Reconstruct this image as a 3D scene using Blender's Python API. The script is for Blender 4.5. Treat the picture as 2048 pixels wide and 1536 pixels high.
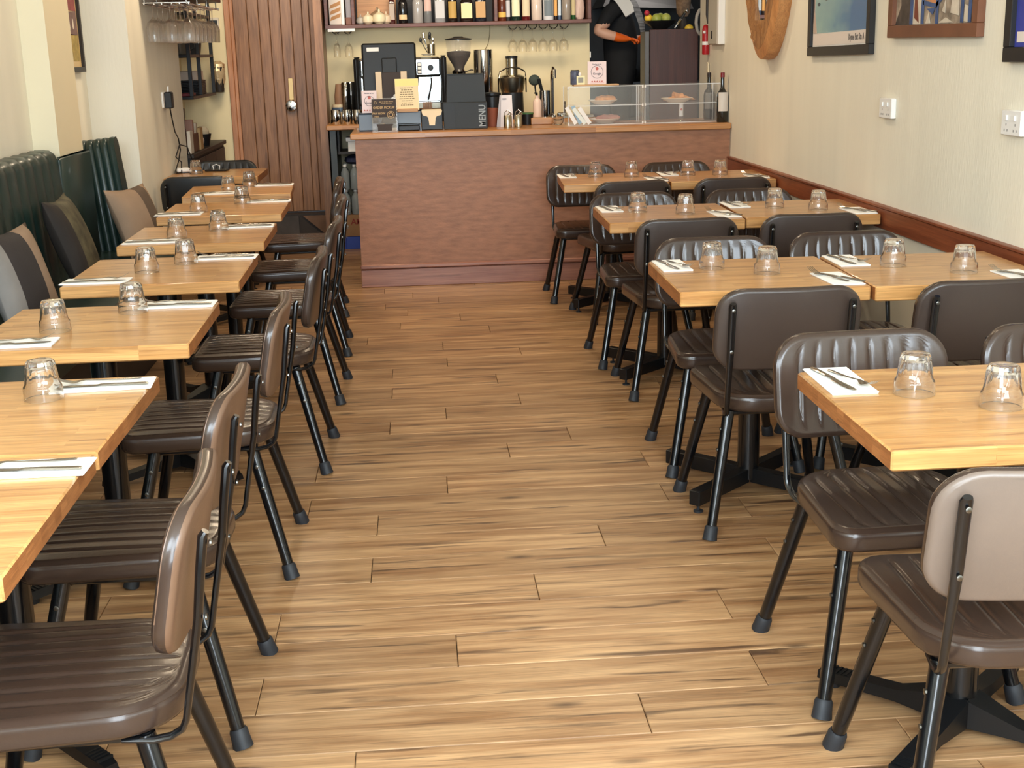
import bpy, bmesh, math, random
from mathutils import Vector, Matrix
random.seed(7)
for o in list(bpy.data.objects): bpy.data.objects.remove(o)
S = bpy.context.scene; C = S.collection
# ------------------------------------------------------------------ camera, world, lights, exposure
cam = bpy.data.objects.new('camera', bpy.data.cameras.new('camera')); C.objects.link(cam)
def cam_matrix(yaw, pitch, roll, h):
    cy, sy, cp, sp = math.cos(yaw), math.sin(yaw), math.cos(pitch), math.sin(pitch)
    f = Vector((sy*cp, cy*cp, -sp)); r = Vector((cy, -sy, 0)); d = f.cross(r)
    cr, sr = math.cos(roll), math.sin(roll)
    r2 = cr*r+sr*d; d2 = -sr*r+cr*d; u = -d2; b = -f
    return Matrix(((r2.x, u.x, b.x, 0), (r2.y, u.y, b.y, 0), (r2.z, u.z, b.z, h), (0, 0, 0, 1)))
cam.matrix_world = cam_matrix(.0699, .2542, .0255, 1.475)
cam.data.sensor_width = 36; cam.data.lens = 2548.27/2048*36; cam.data.clip_start = .05
S.camera = cam
W = bpy.data.worlds.new('daylight'); S.world = W; W.use_nodes = True
W.node_tree.nodes['Background'].inputs[0].default_value = (.78, .89, 1, 1)
W.node_tree.nodes['Background'].inputs[1].default_value = 1.0
def area(name, loc, rot, sx, sy, power, col):
    l = bpy.data.lights.new(name, 'AREA'); l.shape = 'RECTANGLE'; l.size = sx; l.size_y = sy; l.energy = power; l.color = col
    o = bpy.data.objects.new(name, l); C.objects.link(o); o.location = loc; o.rotation_euler = rot; return o
PI = math.pi
# daylight through the two shopfront panes and the open door between them
area('shopfront_window_light', (-1.05, -.30, 1.80), (math.radians(58), 0, 0), 1.5, 1.75, 245, (.74, .88, 1))
area('shopfront_door_light', (.1, -.35, 1.40), (PI/2, 0, 0), .62, 2.2, 120, (.78, .90, 1))
area('shopfront_window_light', (1.2, -.30, 1.80), (math.radians(58), 0, 0), 1.45, 1.75, 245, (.74, .88, 1))
for x, y, p in ((-1.0, 4.6, 7), (1.1, 4.6, 7), (-1.1, 6.6, 12), (1.1, 6.6, 12), (-.95, 8.0, 24), (1.0, 7.9, 18)):
    area('ceiling_spot_light', (x, y, 2.62), (0, 0, 0), .22, .22, p, (1, .80, .56))
def spot(loc, to, power, angle, col=(1, .84, .64)):
    l = bpy.data.lights.new('ceiling_spot_light', 'SPOT'); l.energy = power; l.color = col; l.spot_size = math.radians(angle); l.spot_blend = .6; l.shadow_soft_size = .30
    o = bpy.data.objects.new('ceiling_spot_light', l); C.objects.link(o); o.location = loc
    o.rotation_euler = (Vector(to)-Vector(loc)).to_track_quat('-Z', 'Y').to_euler()
# spots over the bar turned to the bottle shelf, one in the alcove turned to the door
for x in (-.35, .45, 1.2): spot((x, 8.75, 2.62), (x, 10.6, 1.35), 122, 62)
spot((-1.2, 9.6, 2.62), (-1.15, 11.15, 1.5), 150, 80)
area('kitchen_light', (2.1, 11.2, 2.6), (0, 0, 0), .5, .3, 9, (1, .95, .88))
S.view_settings.view_transform = 'Standard'; S.view_settings.look = 'None'; S.view_settings.gamma = 1
S.view_settings.use_curve_mapping = False; S.view_settings.exposure = -0.55

# ------------------------------------------------------------------ materials
def lin(c):
    return tuple((v/255/12.92 if v/255 <= .04045 else ((v/255+.055)/1.055)**2.4) for v in c)
MATS = {}
def mat(name, col, rough=.5, metal=0, var=0, vscale=8, bump=0, bscale=40, coat=0, trans=0, ior=1.45, alpha=1, emit=None, spec=.5, stretch=(1, 1, 1)):
    if name in MATS: return MATS[name]
    m = bpy.data.materials.new(name); m.use_nodes = True; N = m.node_tree.nodes; L = m.node_tree.links
    p = N['Principled BSDF']; c = lin(col)
    p.inputs['Base Color'].default_value = (*c, 1); p.inputs['Roughness'].default_value = rough
    p.inputs['Metallic'].default_value = metal; p.inputs['Coat Weight'].default_value = coat; p.inputs['Coat Roughness'].default_value = .12
    p.inputs['Transmission Weight'].default_value = trans; p.inputs['IOR'].default_value = ior; p.inputs['Alpha'].default_value = alpha
    p.inputs['Specular IOR Level'].default_value = spec
    if emit: p.inputs['Emission Color'].default_value = (*c, 1); p.inputs['Emission Strength'].default_value = emit
    if var or bump:
        t = N.new('ShaderNodeTexCoord'); mp = N.new('ShaderNodeMapping'); mp.inputs['Scale'].default_value = stretch
        L.new(t.outputs['Object'], mp.inputs[0])
    if var:
        n = N.new('ShaderNodeTexNoise'); n.inputs['Scale'].default_value = vscale; n.inputs['Detail'].default_value = 5
        r = N.new('ShaderNodeValToRGB'); L.new(mp.outputs[0], n.inputs['Vector']); L.new(n.outputs[0], r.inputs[0])
        r.color_ramp.elements[0].position = .3; r.color_ramp.elements[1].position = .7
        r.color_ramp.elements[0].color = (*[v*(1-var) for v in c], 1); r.color_ramp.elements[1].color = (*[min(1, v*(1+var)) for v in c], 1)
        L.new(r.outputs[0], p.inputs['Base Color'])
    if bump:
        n2 = N.new('ShaderNodeTexNoise'); n2.inputs['Scale'].default_value = bscale; n2.inputs['Detail'].default_value = 3
        b = N.new('ShaderNodeBump'); b.inputs['Strength'].default_value = bump; b.inputs['Distance'].default_value = .004
        L.new(mp.outputs[0], n2.inputs['Vector']); L.new(n2.outputs[0], b.inputs['Height']); L.new(b.outputs[0], p.inputs['Normal'])
    MATS[name] = m; return m

def wood(name, light, dark, streak, axis='x', rough=.4, grain=1.0, rand=.0, staves=None, knots=0, coat=0, amount=.75):
    """grain runs along axis; light/dark/streak are sRGB; staves=(length,width) for glued blocks in the XY plane"""
    m = bpy.data.materials.new(name); m.use_nodes = True; N = m.node_tree.nodes; L = m.node_tree.links
    p = N['Principled BSDF']; p.inputs['Roughness'].default_value = rough; p.inputs['Coat Weight'].default_value = coat; p.inputs['Coat Roughness'].default_value = .1
    t = N.new('ShaderNodeTexCoord'); oi = N.new('ShaderNodeObjectInfo')
    off = N.new('ShaderNodeVectorMath'); off.operation = 'SCALE'; off.inputs[0].default_value = (37, 91, 53)
    L.new(oi.outputs['Random'], off.inputs['Scale'])
    add = N.new('ShaderNodeVectorMath'); L.new(t.outputs['Object'], add.inputs[0]); L.new(off.outputs[0], add.inputs[1])
    def mapped(sc, src=None):
        q = N.new('ShaderNodeMapping'); k = {'x': (sc[0], sc[1], sc[1]), 'y': (sc[1], sc[0], sc[1]), 'z': (sc[1], sc[1], sc[0])}[axis]
        q.inputs['Scale'].default_value = k; L.new((src or add).outputs[0], q.inputs[0]); return q
    src = add; stv = None
    if staves:
        bt = N.new('ShaderNodeTexBrick'); bt.offset = .43; bt.inputs['Scale'].default_value = 1
        bt.inputs['Color1'].default_value = (0, 0, 0, 1); bt.inputs['Color2'].default_value = (1, 1, 1, 1); bt.inputs['Mortar'].default_value = (.3, .3, .3, 1)
        bt.inputs['Mortar Size'].default_value = .0006; bt.inputs['Brick Width'].default_value = staves[0]; bt.inputs['Row Height'].default_value = staves[1]
        L.new(add.outputs[0], bt.inputs['Vector']); stv = bt
        sh = N.new('ShaderNodeVectorMath'); sh.operation = 'MULTIPLY_ADD'; sh.inputs[1].default_value = (9, 5, 7)
        L.new(bt.outputs['Color'], sh.inputs[0]); L.new(add.outputs[0], sh.inputs[2]); src = sh
    def noise(sc, scale, detail=6, dist=0):
        n = N.new('ShaderNodeTexNoise'); n.inputs['Scale'].default_value = scale; n.inputs['Detail'].default_value = detail
        n.inputs['Distortion'].default_value = dist; L.new(mapped(sc, src).outputs[0], n.inputs['Vector']); return n
    def ramp(node, a, b, ca, cb):
        r = N.new('ShaderNodeValToRGB'); r.color_ramp.elements[0].position = a; r.color_ramp.elements[1].position = b
        r.color_ramp.elements[0].color = (*ca, 1); r.color_ramp.elements[1].color = (*cb, 1); L.new(node.outputs[0], r.inputs[0]); return r
    def mix(fac, a, b, mode='MIX'):
        x = N.new('ShaderNodeMix'); x.data_type = 'RGBA'; x.blend_type = mode
        if isinstance(fac, float): x.inputs[0].default_value = fac
        else: L.new(fac.outputs[0], x.inputs[0])
        L.new(a.outputs[2] if a.type == 'MIX' else a.outputs[0], x.inputs[6]); L.new(b.outputs[2] if b.type == 'MIX' else b.outputs[0], x.inputs[7]); return x
    W0, W1 = (0, 0, 0), (1, 1, 1)
    base = ramp(noise((1.1, 14), 1.6*grain, 6, .4), .32, .68, lin(dark), lin(light))
    fine = ramp(noise((3, 130), 1.5*grain, 4), .35, .65, (.80,)*3, (1.08,)*3)
    c = mix(1.0, base, fine, 'MULTIPLY')
    st = N.new('ShaderNodeRGB'); st.outputs[0].default_value = (*lin(streak), 1)
    sf = ramp(noise((.8, 11), 2.3*grain, 5, .8), .56, .70, W0, (amount,)*3)
    c = mix(sf, c, st)
    if knots:
        v = N.new('ShaderNodeTexVoronoi'); v.inputs['Scale'].default_value = knots; L.new(mapped((.9, 2.6), src).outputs[0], v.inputs['Vector'])
        kf = ramp(v, .02, .13, (.85,)*3, W0); c = mix(kf, c, st)
    if stv:
        sv = N.new('ShaderNodeValToRGB'); L.new(stv.outputs['Color'], sv.inputs[0])
        sv.color_ramp.elements[0].color = (.90, .86, .80, 1); sv.color_ramp.elements[1].color = (1.06, 1.06, 1.04, 1); c = mix(1.0, c, sv, 'MULTIPLY')
    if rand:
        rv = N.new('ShaderNodeValToRGB'); L.new(oi.outputs['Random'], rv.inputs[0])
        rv.color_ramp.elements[0].color = (1-rand, 1-rand*1.1, 1-rand*1.2, 1); rv.color_ramp.elements[1].color = (1+rand, 1+rand, 1+rand, 1); c = mix(1.0, c, rv, 'MULTIPLY')
    L.new(c.outputs[2], p.inputs['Base Color'])
    b = N.new('ShaderNodeBump'); b.inputs['Strength'].default_value = .12; b.inputs['Distance'].default_value = .002
    L.new(fine.outputs[0], b.inputs['Height']); L.new(b.outputs[0], p.inputs['Normal'])
    MATS[name] = m; return m

M_floor = wood('floor_oak', (196, 156, 112), (146, 105, 68), (72, 50, 36), rough=.40, rand=.16, knots=2.6, amount=.85, grain=1.25)
M_table = wood('table_oak', (214, 164, 104), (184, 130, 74), (128, 78, 40), rough=.3, staves=(.42, .043), coat=.25, amount=.65, rand=.04, grain=1.4)
M_tend = wood('table_end_grain', (178, 118, 70), (148, 92, 52), (108, 62, 34), axis='y', rough=.4, staves=(9, .043), amount=.4, rand=.04, grain=2.5)
M_top = wood('counter_oak', (206, 150, 92), (176, 118, 66), (128, 78, 40), rough=.35, staves=(.55, .05), coat=.2, amount=.35)
M_panel = 0
M_panelz = wood('red_unit_panel', (82, 46, 38), (66, 36, 30), (52, 28, 24), axis='z', rough=.4, amount=.4)
M_skirt = wood('skirting_pine', (176, 124, 102), (146, 96, 80), (76, 46, 42), rough=.3, knots=3, amount=.5, coat=.2)
M_ledge = wood('ledge_wood', (150, 82, 50), (118, 60, 36), (92, 44, 28), axis='y', rough=.4, amount=.4)
M_door = wood('door_oak', (158, 114, 80), (128, 90, 62), (92, 60, 40), axis='z', rough=.4, rand=.07, amount=.55, grain=1.5)
M_frame = wood('door_frame_wood', (196, 142, 104), (172, 116, 80), (140, 90, 60), axis='z', rough=.4, amount=.3)
M_shelf = wood('bar_shelf_wood', (112, 62, 46), (88, 46, 36), (66, 34, 28), rough=.4, amount=.4)
M_dark = mat('dark_stained_wood', (46, 40, 36), .5, var=.2)
M_tan = wood('tan_board', (204, 152, 104), (184, 130, 84), (150, 100, 60), rough=.5, amount=.3)
M_wall = mat('cream_paint', (236, 230, 212), .55, var=.03, vscale=3, bump=.25, bscale=60, stretch=(1, 2.5, .25))
M_wall2 = mat('cream_pillar_paint', (236, 224, 192), .5, var=.02, vscale=3)
M_wallb = mat('bar_wall_paint', (226, 212, 172), .6, var=.03, vscale=2)
M_ceil = mat('ceiling_white', (240, 234, 222), .7)
M_leather = mat('brown_leather', (57, 43, 35), .26, var=.07, vscale=5, bump=.05, bscale=160, coat=.2)
M_leather2 = mat('brown_leather_back', (62, 50, 43), .36, var=.07, vscale=5, bump=.06, bscale=160, coat=.1)
M_blackl = mat('black_leather', (38, 38, 38), .35, bump=.1, bscale=120, coat=.1)
M_steel = mat('black_steel', (9, 10, 12), .24, coat=.35)
M_cast = mat('black_cast_iron', (13, 14, 16), .40)
M_rubber = mat('black_rubber', (36, 38, 42), .55)
M_bolt = mat('bolt_steel', (120, 118, 112), .3, 1)
M_green = mat('green_leather', (30, 50, 46), .36, var=.1, vscale=6, bump=.08, bscale=100, coat=.15)
def clear(name, refr, clearness, haze=0.0, ior=1.46):
    m = bpy.data.materials.new(name); m.use_nodes = True; N = m.node_tree.nodes; L = m.node_tree.links
    for n in list(N):
        if n.type != 'OUTPUT_MATERIAL': N.remove(n)
    out = [n for n in N if n.type == 'OUTPUT_MATERIAL'][0]
    parts = [(N.new('ShaderNodeBsdfTransparent'), clearness)]
    if refr: g = N.new('ShaderNodeBsdfGlass'); g.inputs['IOR'].default_value = ior; g.inputs['Roughness'].default_value = 0; parts.append((g, refr))
    else: g = N.new('ShaderNodeBsdfGlossy'); g.inputs['Roughness'].default_value = .03; parts.append((g, .05))
    if haze: d = N.new('ShaderNodeBsdfDiffuse'); d.inputs[0].default_value = (.9, .92, .92, 1); parts.append((d, haze))
    last, tot = parts[0]
    for n, w in parts[1:]:
        x = N.new('ShaderNodeMixShader'); tot += w; x.inputs[0].default_value = w/tot; L.new(last.outputs[0], x.inputs[1]); L.new(n.outputs[0], x.inputs[2]); last = x
    L.new(last.outputs[0], out.inputs[0]); MATS[name] = m; return m
M_glass = clear('clear_glass', .94, .06)
M_wine = clear('wine_glass_clear', .40, .60)
S.cycles.transparent_max_bounces = 40; S.cycles.transmission_bounces = 24; S.cycles.max_bounces = 24
M_acryl = clear('clear_acrylic', 0, .90, .05)
M_edge = clear('acrylic_edge_highlight', 0, .42, .53)  # hazy white that paints the highlight along acrylic edges
M_paper = mat('napkin_paper', (250, 248, 242), .8, bump=.1, bscale=90)
M_cut = mat('cutlery_steel', (170, 166, 158), .18, 1)
M_chrome = mat('chrome', (215, 215, 212), .08, 1)
M_brush = mat('brushed_steel', (178, 170, 150), .25, 1)
M_black = mat('black_plastic', (24, 25, 27), .4)
M_panel = mat('red_brown_panel', (158, 108, 78), .40, var=.20, vscale=11, stretch=(1, 1, 4), bump=.15, bscale=60)
M_white = mat('white_plastic', (236, 234, 230), .35)
M_cer = mat('white_ceramic', (230, 222, 205), .25)

# ------------------------------------------------------------------ mesh building
class B:
    def __init__(s): s.v = []; s.f = []
    def add(s, v, f):
        n = len(s.v); s.v += [tuple(p) for p in v]; s.f += [tuple(i+n for i in q) for q in f]; return s
    def box(s, x0, x1, y0, y1, z0, z1, ch=0):
        if ch <= 0:
            v = [(x, y, z) for z in (z0, z1) for y in (y0, y1) for x in (x0, x1)]
            return s.add(v, [(0, 2, 3, 1), (4, 5, 7, 6), (0, 1, 5, 4), (1, 3, 7, 5), (3, 2, 6, 7), (2, 0, 4, 6)])
        c = ch; rings = []
        for z, i in ((z0, c), (z0+c, 0), (z1-c, 0), (z1, c)):
            a, b2, d, e = x0+i, x1-i, y0+i, y1-i
            rings.append([(a+c, d, z), (b2-c, d, z), (b2, d+c, z), (b2, e-c, z), (b2-c, e, z), (a+c, e, z), (a, e-c, z), (a, d+c, z)])
        return s.rings(rings)
    def rings(s, R, cap0=True, cap1=True, closed=True):
        n = len(R[0]); v = [p for r in R for p in r]; f = []
        for k in range(len(R)-1):
            for i in range(n if closed else n-1):
                j = (i+1) % n; f.append((k*n+i, k*n+j, (k+1)*n+j, (k+1)*n+i))
        if cap0: f.append(tuple(range(n-1, -1, -1)))
        if cap1: f.append(tuple((len(R)-1)*n+i for i in range(n)))
        return s.add(v, f)
    def lathe(s, prof, seg=20, c=(0, 0, 0), cap0=True, cap1=True, mod=None, sx=1, sy=1):
        R = []
        for k, (r, z) in enumerate(prof):
            R.append([(c[0]+sx*r*(mod(k, 2*PI*i/seg) if mod else 1)*math.cos(2*PI*i/seg), c[1]+sy*r*(mod(k, 2*PI*i/seg) if mod else 1)*math.sin(2*PI*i/seg), c[2]+z) for i in range(seg)])
        return s.rings(R, cap0, cap1)
    def tube(s, pts, r, seg=8, flat=1.0, up=None):
        P = [Vector(p) for p in pts]; R = []; rr = r if isinstance(r, (list, tuple)) else [r]*len(P)
        a = None
        for k, p in enumerate(P):
            d = (P[min(k+1, len(P)-1)]-P[max(k-1, 0)]).normalized()
            if a is None:
                a = Vector(up) if up else (Vector((0, 0, 1)) if abs(d.z) < .9 else Vector((1, 0, 0)))
            a = (a-d*a.dot(d)).normalized(); b = d.cross(a)
            R.append([tuple(p+a*rr[k]*flat*math.cos(2*PI*i/seg)+b*rr[k]*math.sin(2*PI*i/seg)) for i in range(seg)])
        return s.rings(R)
    def poly(s, pts, z0, z1, axis='z'):
        def P(a, b, z): return {'z': (a, b, z), 'y': (a, z, b), 'x': (z, a, b)}[axis]
        return s.rings([[P(a, b, z0) for a, b in pts], [P(a, b, z1) for a, b in pts]])
    def sphere(s, c, rx, ry=None, rz=None, seg=14, n=9):
        ry = ry or rx; rz = rz or rx
        return s.lathe([(max(math.sin(PI*k/n), 1e-3), -math.cos(PI*k/n)) for k in range(n+1)], seg).scale_last((n+1)*seg, rx, ry, rz, c)
    def scale_last(s, n, rx, ry, rz, c):
        for i in range(len(s.v)-n, len(s.v)):
            x, y, z = s.v[i]; s.v[i] = (x*rx+c[0], y*ry+c[1], z*rz+c[2])
        return s
    def xf(s, M):
        s.v = [tuple(M @ Vector(p)) for p in s.v]; return s
def mesh(name, b, m, angle=35):
    me = bpy.data.meshes.new(name); me.from_pydata(b.v, [], b.f)
    bm = bmesh.new(); bm.from_mesh(me); bmesh.ops.recalc_face_normals(bm, faces=bm.faces); bm.to_mesh(me); bm.free()
    for k in (m if isinstance(m, (list, tuple)) else [m]): me.materials.append(k)
    me.shade_smooth(); me.set_sharp_from_angle(angle=math.radians(angle)); return me
def link(name, me, parent=None, loc=(0, 0, 0), rot=(0, 0, 0)):
    o = bpy.data.objects.new(name, me); C.objects.link(o); o.location = loc; o.rotation_euler = rot
    if parent: o.parent = parent
    return o
def obj(name, b, m, parent=None, loc=(0, 0, 0), rot=(0, 0, 0), angle=35):
    return link(name, mesh(name, b, m, angle), parent, loc, rot)
def tag(o, label, cat, group=None, kind=None):
    if label: o['label'] = label
    if cat: o['category'] = cat
    if group: o['group'] = group
    if kind: o['kind'] = kind
    return o
def thing(name, label, cat, loc=(0, 0, 0), rz=0, group=None, rot=None):
    o = bpy.data.objects.new(name, None); C.objects.link(o); o.location = loc; o.rotation_euler = rot or (0, 0, rz); o.empty_display_size = .05
    return tag(o, label, cat, group)
def struct(name, b, m, label=None, parent=None):
    o = obj(name, b, m, parent)
    if not parent:
        o['kind'] = 'structure'; o['label'] = label or name.replace('_', ' '); o['category'] = name.split('_')[0]
    return o
def copy_tree(o, parent=None):
    c = o.copy(); C.objects.link(c)
    if parent: c.parent = parent
    for ch in o.children: copy_tree(ch, c)
    return c
def dup(o, loc, rz, label, group=None):
    c = copy_tree(o); c.location = loc; c.rotation_euler = (0, 0, rz); c['label'] = label
    if group: c['group'] = group
    return c
def text(body, size, m, parent, loc, rot=(PI/2, 0, 0), ext=.0004, name='lettering', align='CENTER', sx=1.0):
    cu = bpy.data.curves.new('text', 'FONT'); cu.body = body; cu.size = size; cu.extrude = ext; cu.align_x = align; cu.align_y = 'CENTER'; cu.resolution_u = 2; cu.offset = size*.018
    t = bpy.data.objects.new('text', cu); C.objects.link(t)
    me = bpy.data.meshes.new_from_object(t); bpy.data.objects.remove(t)
    me.materials.clear(); me.materials.append(m)
    o = link(name, me, parent, loc, rot); o.scale = (sx, 1, 1); return o

# ------------------------------------------------------------------ the room
XL, XR, YB = -1.88, 2.06, 11.15
fl = struct('floor', B().box(-2.1, 3.0, -.3, 12.6, -.06, -.014), M_dark, 'oak plank floor of the dining room')
PW, PL, P0 = .1858, 1.213, 2.5257
offs = {-1: -.187, 0: .47, 1: -.428, 2: .051, 3: -.422, 4: .291, 5: -.183, 6: .532, 7: -.175, 8: -.41, 9: .061, 10: -.411, 11: .306, 12: .562, 13: -.153, 14: .081, 15: .41, 16: -.152, 17: .334, 18: -.156, 19: .112, 20: .49, 21: .099, 22: -.3, 23: .366, 24: -.128}
pm = {}
def plank_mesh(l, w):
    k = (round(l, 3), round(w, 3))
    if k not in pm:
        g, e = .0009, .0016; a, b2 = l/2-g, w/2-g
        R = [[(-a+i, -b2+i, z), (a-i, -b2+i, z), (a-i, b2-i, z), (-a+i, b2-i, z)] for z, i in ((-.013, 0), (-e, 0), (0, e))]
        pm[k] = mesh('plank', B().rings(R, cap0=False), M_floor, 20)
    return pm[k]
for k in range(-11, 47):
    y = P0+PW*(k+.5); x = offs.get(k, random.uniform(-.6, .6)); 
    right = 2.06
    while x > XL: x -= PL
    while x < right:
        a, b2 = max(x, XL), min(x+PL, right)
        if b2-a > .05: link('plank', plank_mesh(b2-a, PW), fl, ((a+b2)/2, y, 0))
        x += PL
struct('ceiling', B().box(-2.3, 3.2, -.3, 12.7, 2.75, 2.85), M_ceil, 'white ceiling of the dining room')
struct('wall_left', B().box(-2.1, XL, -.3, 7.75, -.01, 2.76), M_wall, 'cream left wall above the green bench')
struct('pillar_1', B().box(XL-.02, -1.755, 6.54, 7.0, 0, 2.76), M_wall2, 'narrow cream pillar standing out of the left wall')
struct('pillar_2', B().box(-2.1, -1.62, 7.74, 9.33, 0, 2.76), M_wall, 'broad cream pillar behind the end of the bench')
struct('wall_alcove', B().box(-2.3, -1.92, 9.3, 11.3, 0, 2.76), M_wallb, 'left wall of the alcove beside the door')
struct('wall_back', B().box(-2.2, -1.53, YB, YB+.12, 0, 2.76), M_wallb, 'cream back wall of the alcove left of the door')
struct('wall_right', B().box(XR, XR+.14, -.3, 9.3, -.01, 2.76), M_wall, 'cream right wall with pictures')
struct('wall_bar', B().box(-.70, 1.445, 10.62, 10.74, 0, 2.76), M_wallb, 'cream wall behind the bar')
struct('wall_side', B().box(-.735, -.675, 10.22, 11.3, 0, 2.76), M_door, 'brown boarded wall end between the door and the bar')
M_kit = mat('kitchen_dark_tile', (52, 52, 54), .3, var=.25, vscale=5)
struct('wall_kitchen', B().box(1.3, 3.1, 12.4, 12.5, 0, 2.76).box(1.30, 1.40, 10.74, 12.4, 0, 2.76).box(2.95, 3.1, 9.3, 12.5, 0, 2.76), M_kit, 'dark kitchen walls behind the bar')
struct('wall_front', B().box(-2.1, 2.2, -.50, -.42, 0, 2.76), M_wall, 'shopfront wall behind the viewer')
# raised step in front of the door and the kitchen
st = struct('step_1', B().box(-2.1, -.735, 11.03, YB+.1, 0, .185), M_dark, 'dark patterned step below the door')
st['category'] = 'step'
M_stepg = mat('step_grey_board', (66, 62, 60), .5, var=.25, vscale=9); M_stepb = mat('step_brown_board', (104, 78, 58), .5, var=.25, vscale=9)
for pts, m in ((((-1.50, .01), (-1.02, .01), (-1.02, .17), (-1.50, .17)), M_stepg), (((-1.005, .01), (-.83, .01), (-1.005, .165)), M_dark),
               (((-.80, .01), (-.75, .01), (-.75, .17), (-.985, .17)), M_stepb)):
    obj('step_board', B().poly(pts, 11.012, 11.03, 'y'), m, st)
struct('floor_kitchen', B().box(1.42, 2.94, 10.75, 12.4, 0, .30), M_kit, 'raised dark kitchen floor behind the bar')
# ledge along the right wall: boards butt together
tr = struct('trim_1', B().box(XR-.022, XR, -.3, 8.33, .682, .772, .003), M_ledge, 'red brown dado board along the right wall')
struct('trim_2', B().box(XR-.028, XR+.002, -.3, 8.33, .772, .784, .002), M_ledge, 'slim cap rail on the dado board', tr)
struct('baseboard_right', B().box(XR-.016, XR, -.3, 8.33, 0, .10, .003), M_ledge, 'brown skirting of the right wall')
struct('baseboard_left', B().box(XL, XL+.014, -.3, 6.5, 0, .10, .003), M_ledge, 'brown skirting of the left wall')
# door of upright boards
dr = struct('door_1', B().box(-1.46, -.745, YB+.03, YB+.06, .19, 2.32), M_door, 'wide oak door of upright boards')
xs = [-1.462, -1.348, -1.255, -1.166, -1.075, -.984, -.895, -.838, -.742]
for a, b2 in zip(xs, xs[1:]):
    obj('board', B().box(a+.002, b2-.002, YB+.0, YB+.03, .195, 2.31, .004), M_door, dr)
hp = obj('handle_plate', B().box(-1.045, -1.005, YB-.012, YB, 1.135, 1.315, .003), mat('brass_plate', (190, 160, 110), .35, .6), dr); hp['label'] = 'brass coloured keypad plate'
kn = obj('knob', B().lathe([(.02, 0), (.022, .025), (.048, .03), (.05, .04), (.044, .05), (.02, .054)], 20).xf(Matrix.Translation((-1.03, YB-.002, 1.09)) @ Matrix.Rotation(PI/2, 4, 'X')), M_chrome, dr); kn['label'] = 'round chrome knob'
struct('trim_3', B().box(-1.535, -1.49, YB-.03, YB+.02, 0, 2.4, .004).box(-1.49, -1.462, YB-.012, YB+.03, 0, 2.4, .004), M_frame, 'pale orange wooden door frame')

# ------------------------------------------------------------------ bar counter
ct = thing('bar_counter', 'red brown panelled bar counter facing the dining room', 'counter', (.83, 8.345, 0))
obj('front_panel', B().box(-1.215, 1.228, .012, .04, .11, .96), M_panel, ct)
obj('end_panel', B().box(-1.215, -1.18, .04, .60, 0, .96), M_panel, ct)
obj('moulding', B().box(-1.222, 1.226, -.018, .012, .122, .150, .006), M_skirt, ct)
obj('skirting', B().box(-1.220, 1.226, -.006, .012, 0, .118, .004), M_skirt, ct)
obj('carcass', B().box(-1.17, 1.22, .05, .60, .05, .955), M_dark, ct)
ctop = obj('worktop', B().box(-.412, 2.055, 8.315, 8.98, .961, 1.0, .005), M_top); tag(ctop, 'long oak worktop lying on the bar counter', 'worktop')
bc = thing('back_counter', 'dark back counter against the bar wall', 'counter', (.35, 10.0, 0))
obj('carcass', B().box(-.72, 1.06, .06, .60, .05, .93), M_dark, bc)
obj('end_post', B().box(-1.0, -.955, .02, .6, 0, .934), mat('fridge_side_grey', (58, 64, 66), .4), bc)
btop = obj('worktop', B().box(-.672, 1.42, 9.96, 10.615, .935, .975, .006), M_top); tag(btop, 'shorter oak worktop on the back counter under the bottle shelf', 'worktop')

# ------------------------------------------------------------------ tables
def table_proto(style, th):
    t = thing('dining_table', 'x', 'table')
    me = mesh('tabletop', B().box(-.298, .298, -.302, .302, .75-th, .75, .0035), [M_table, M_tend])
    for p in me.polygons:
        if abs(p.normal.x) > .9: p.material_index = 1
    link('tabletop', me, t)
    obj('top_plate', B().box(-.16, .16, -.16, .16, .75-th-.008, .75-th, .002), M_cast, t)
    obj('column', B().lathe([(.037, .04), (.037, .74-th)], 20), M_steel, t)
    for k in range(4):
        a = PI/4+k*PI/2
        R = Matrix.Rotation(a, 4, 'Z')
        if style == 'cast':
            b = B()
            b.rings([[(.03, -.035, .02), (.03, .035, .02), (.03, .035, .085), (.03, -.035, .085)], [(.14, -.022, .022), (.14, .022, .022), (.14, .02, .05), (.14, -.02, .05)],
                     [(.30, -.024, .018), (.30, .024, .018), (.30, .02, .042), (.30, -.02, .042)], [(.335, -.018, .018), (.335, .018, .018), (.335, .014, .036), (.335, -.014, .036)]])
            for q in range(5): b.box(.262+q*.012, .267+q*.012, -.018, .018, .040, .0455)
            f = obj('foot', b.xf(R), M_cast, t)
            obj('floor_glide', B().lathe([(.014, 0), (.016, .004), (.016, .018)], 12, (.30, 0, 0)).xf(R), M_rubber, f)
        else:
            f = obj('foot', B().box(.02, .33, -.02, .02, .028, .078, .002).xf(R), M_cast, t)
            obj('floor_glide', B().lathe([(.016, 0), (.016, .006), (.005, .008), (.005, .03)], 12, (.305, 0, 0)).xf(R), M_rubber, f)
    return t
ORD = ['nearest', 'second', 'third', 'fourth', 'fifth', 'sixth', 'seventh']
TL = [(-.933, 2.084, .8), (-.934, 2.708, -.3), (-.923, 3.65, .6), (-.918, 4.63, .7), (-.94, 5.579, .8), (-.966, 6.548, 1.2), (-1.018, 7.498, 3.3)]
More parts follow.
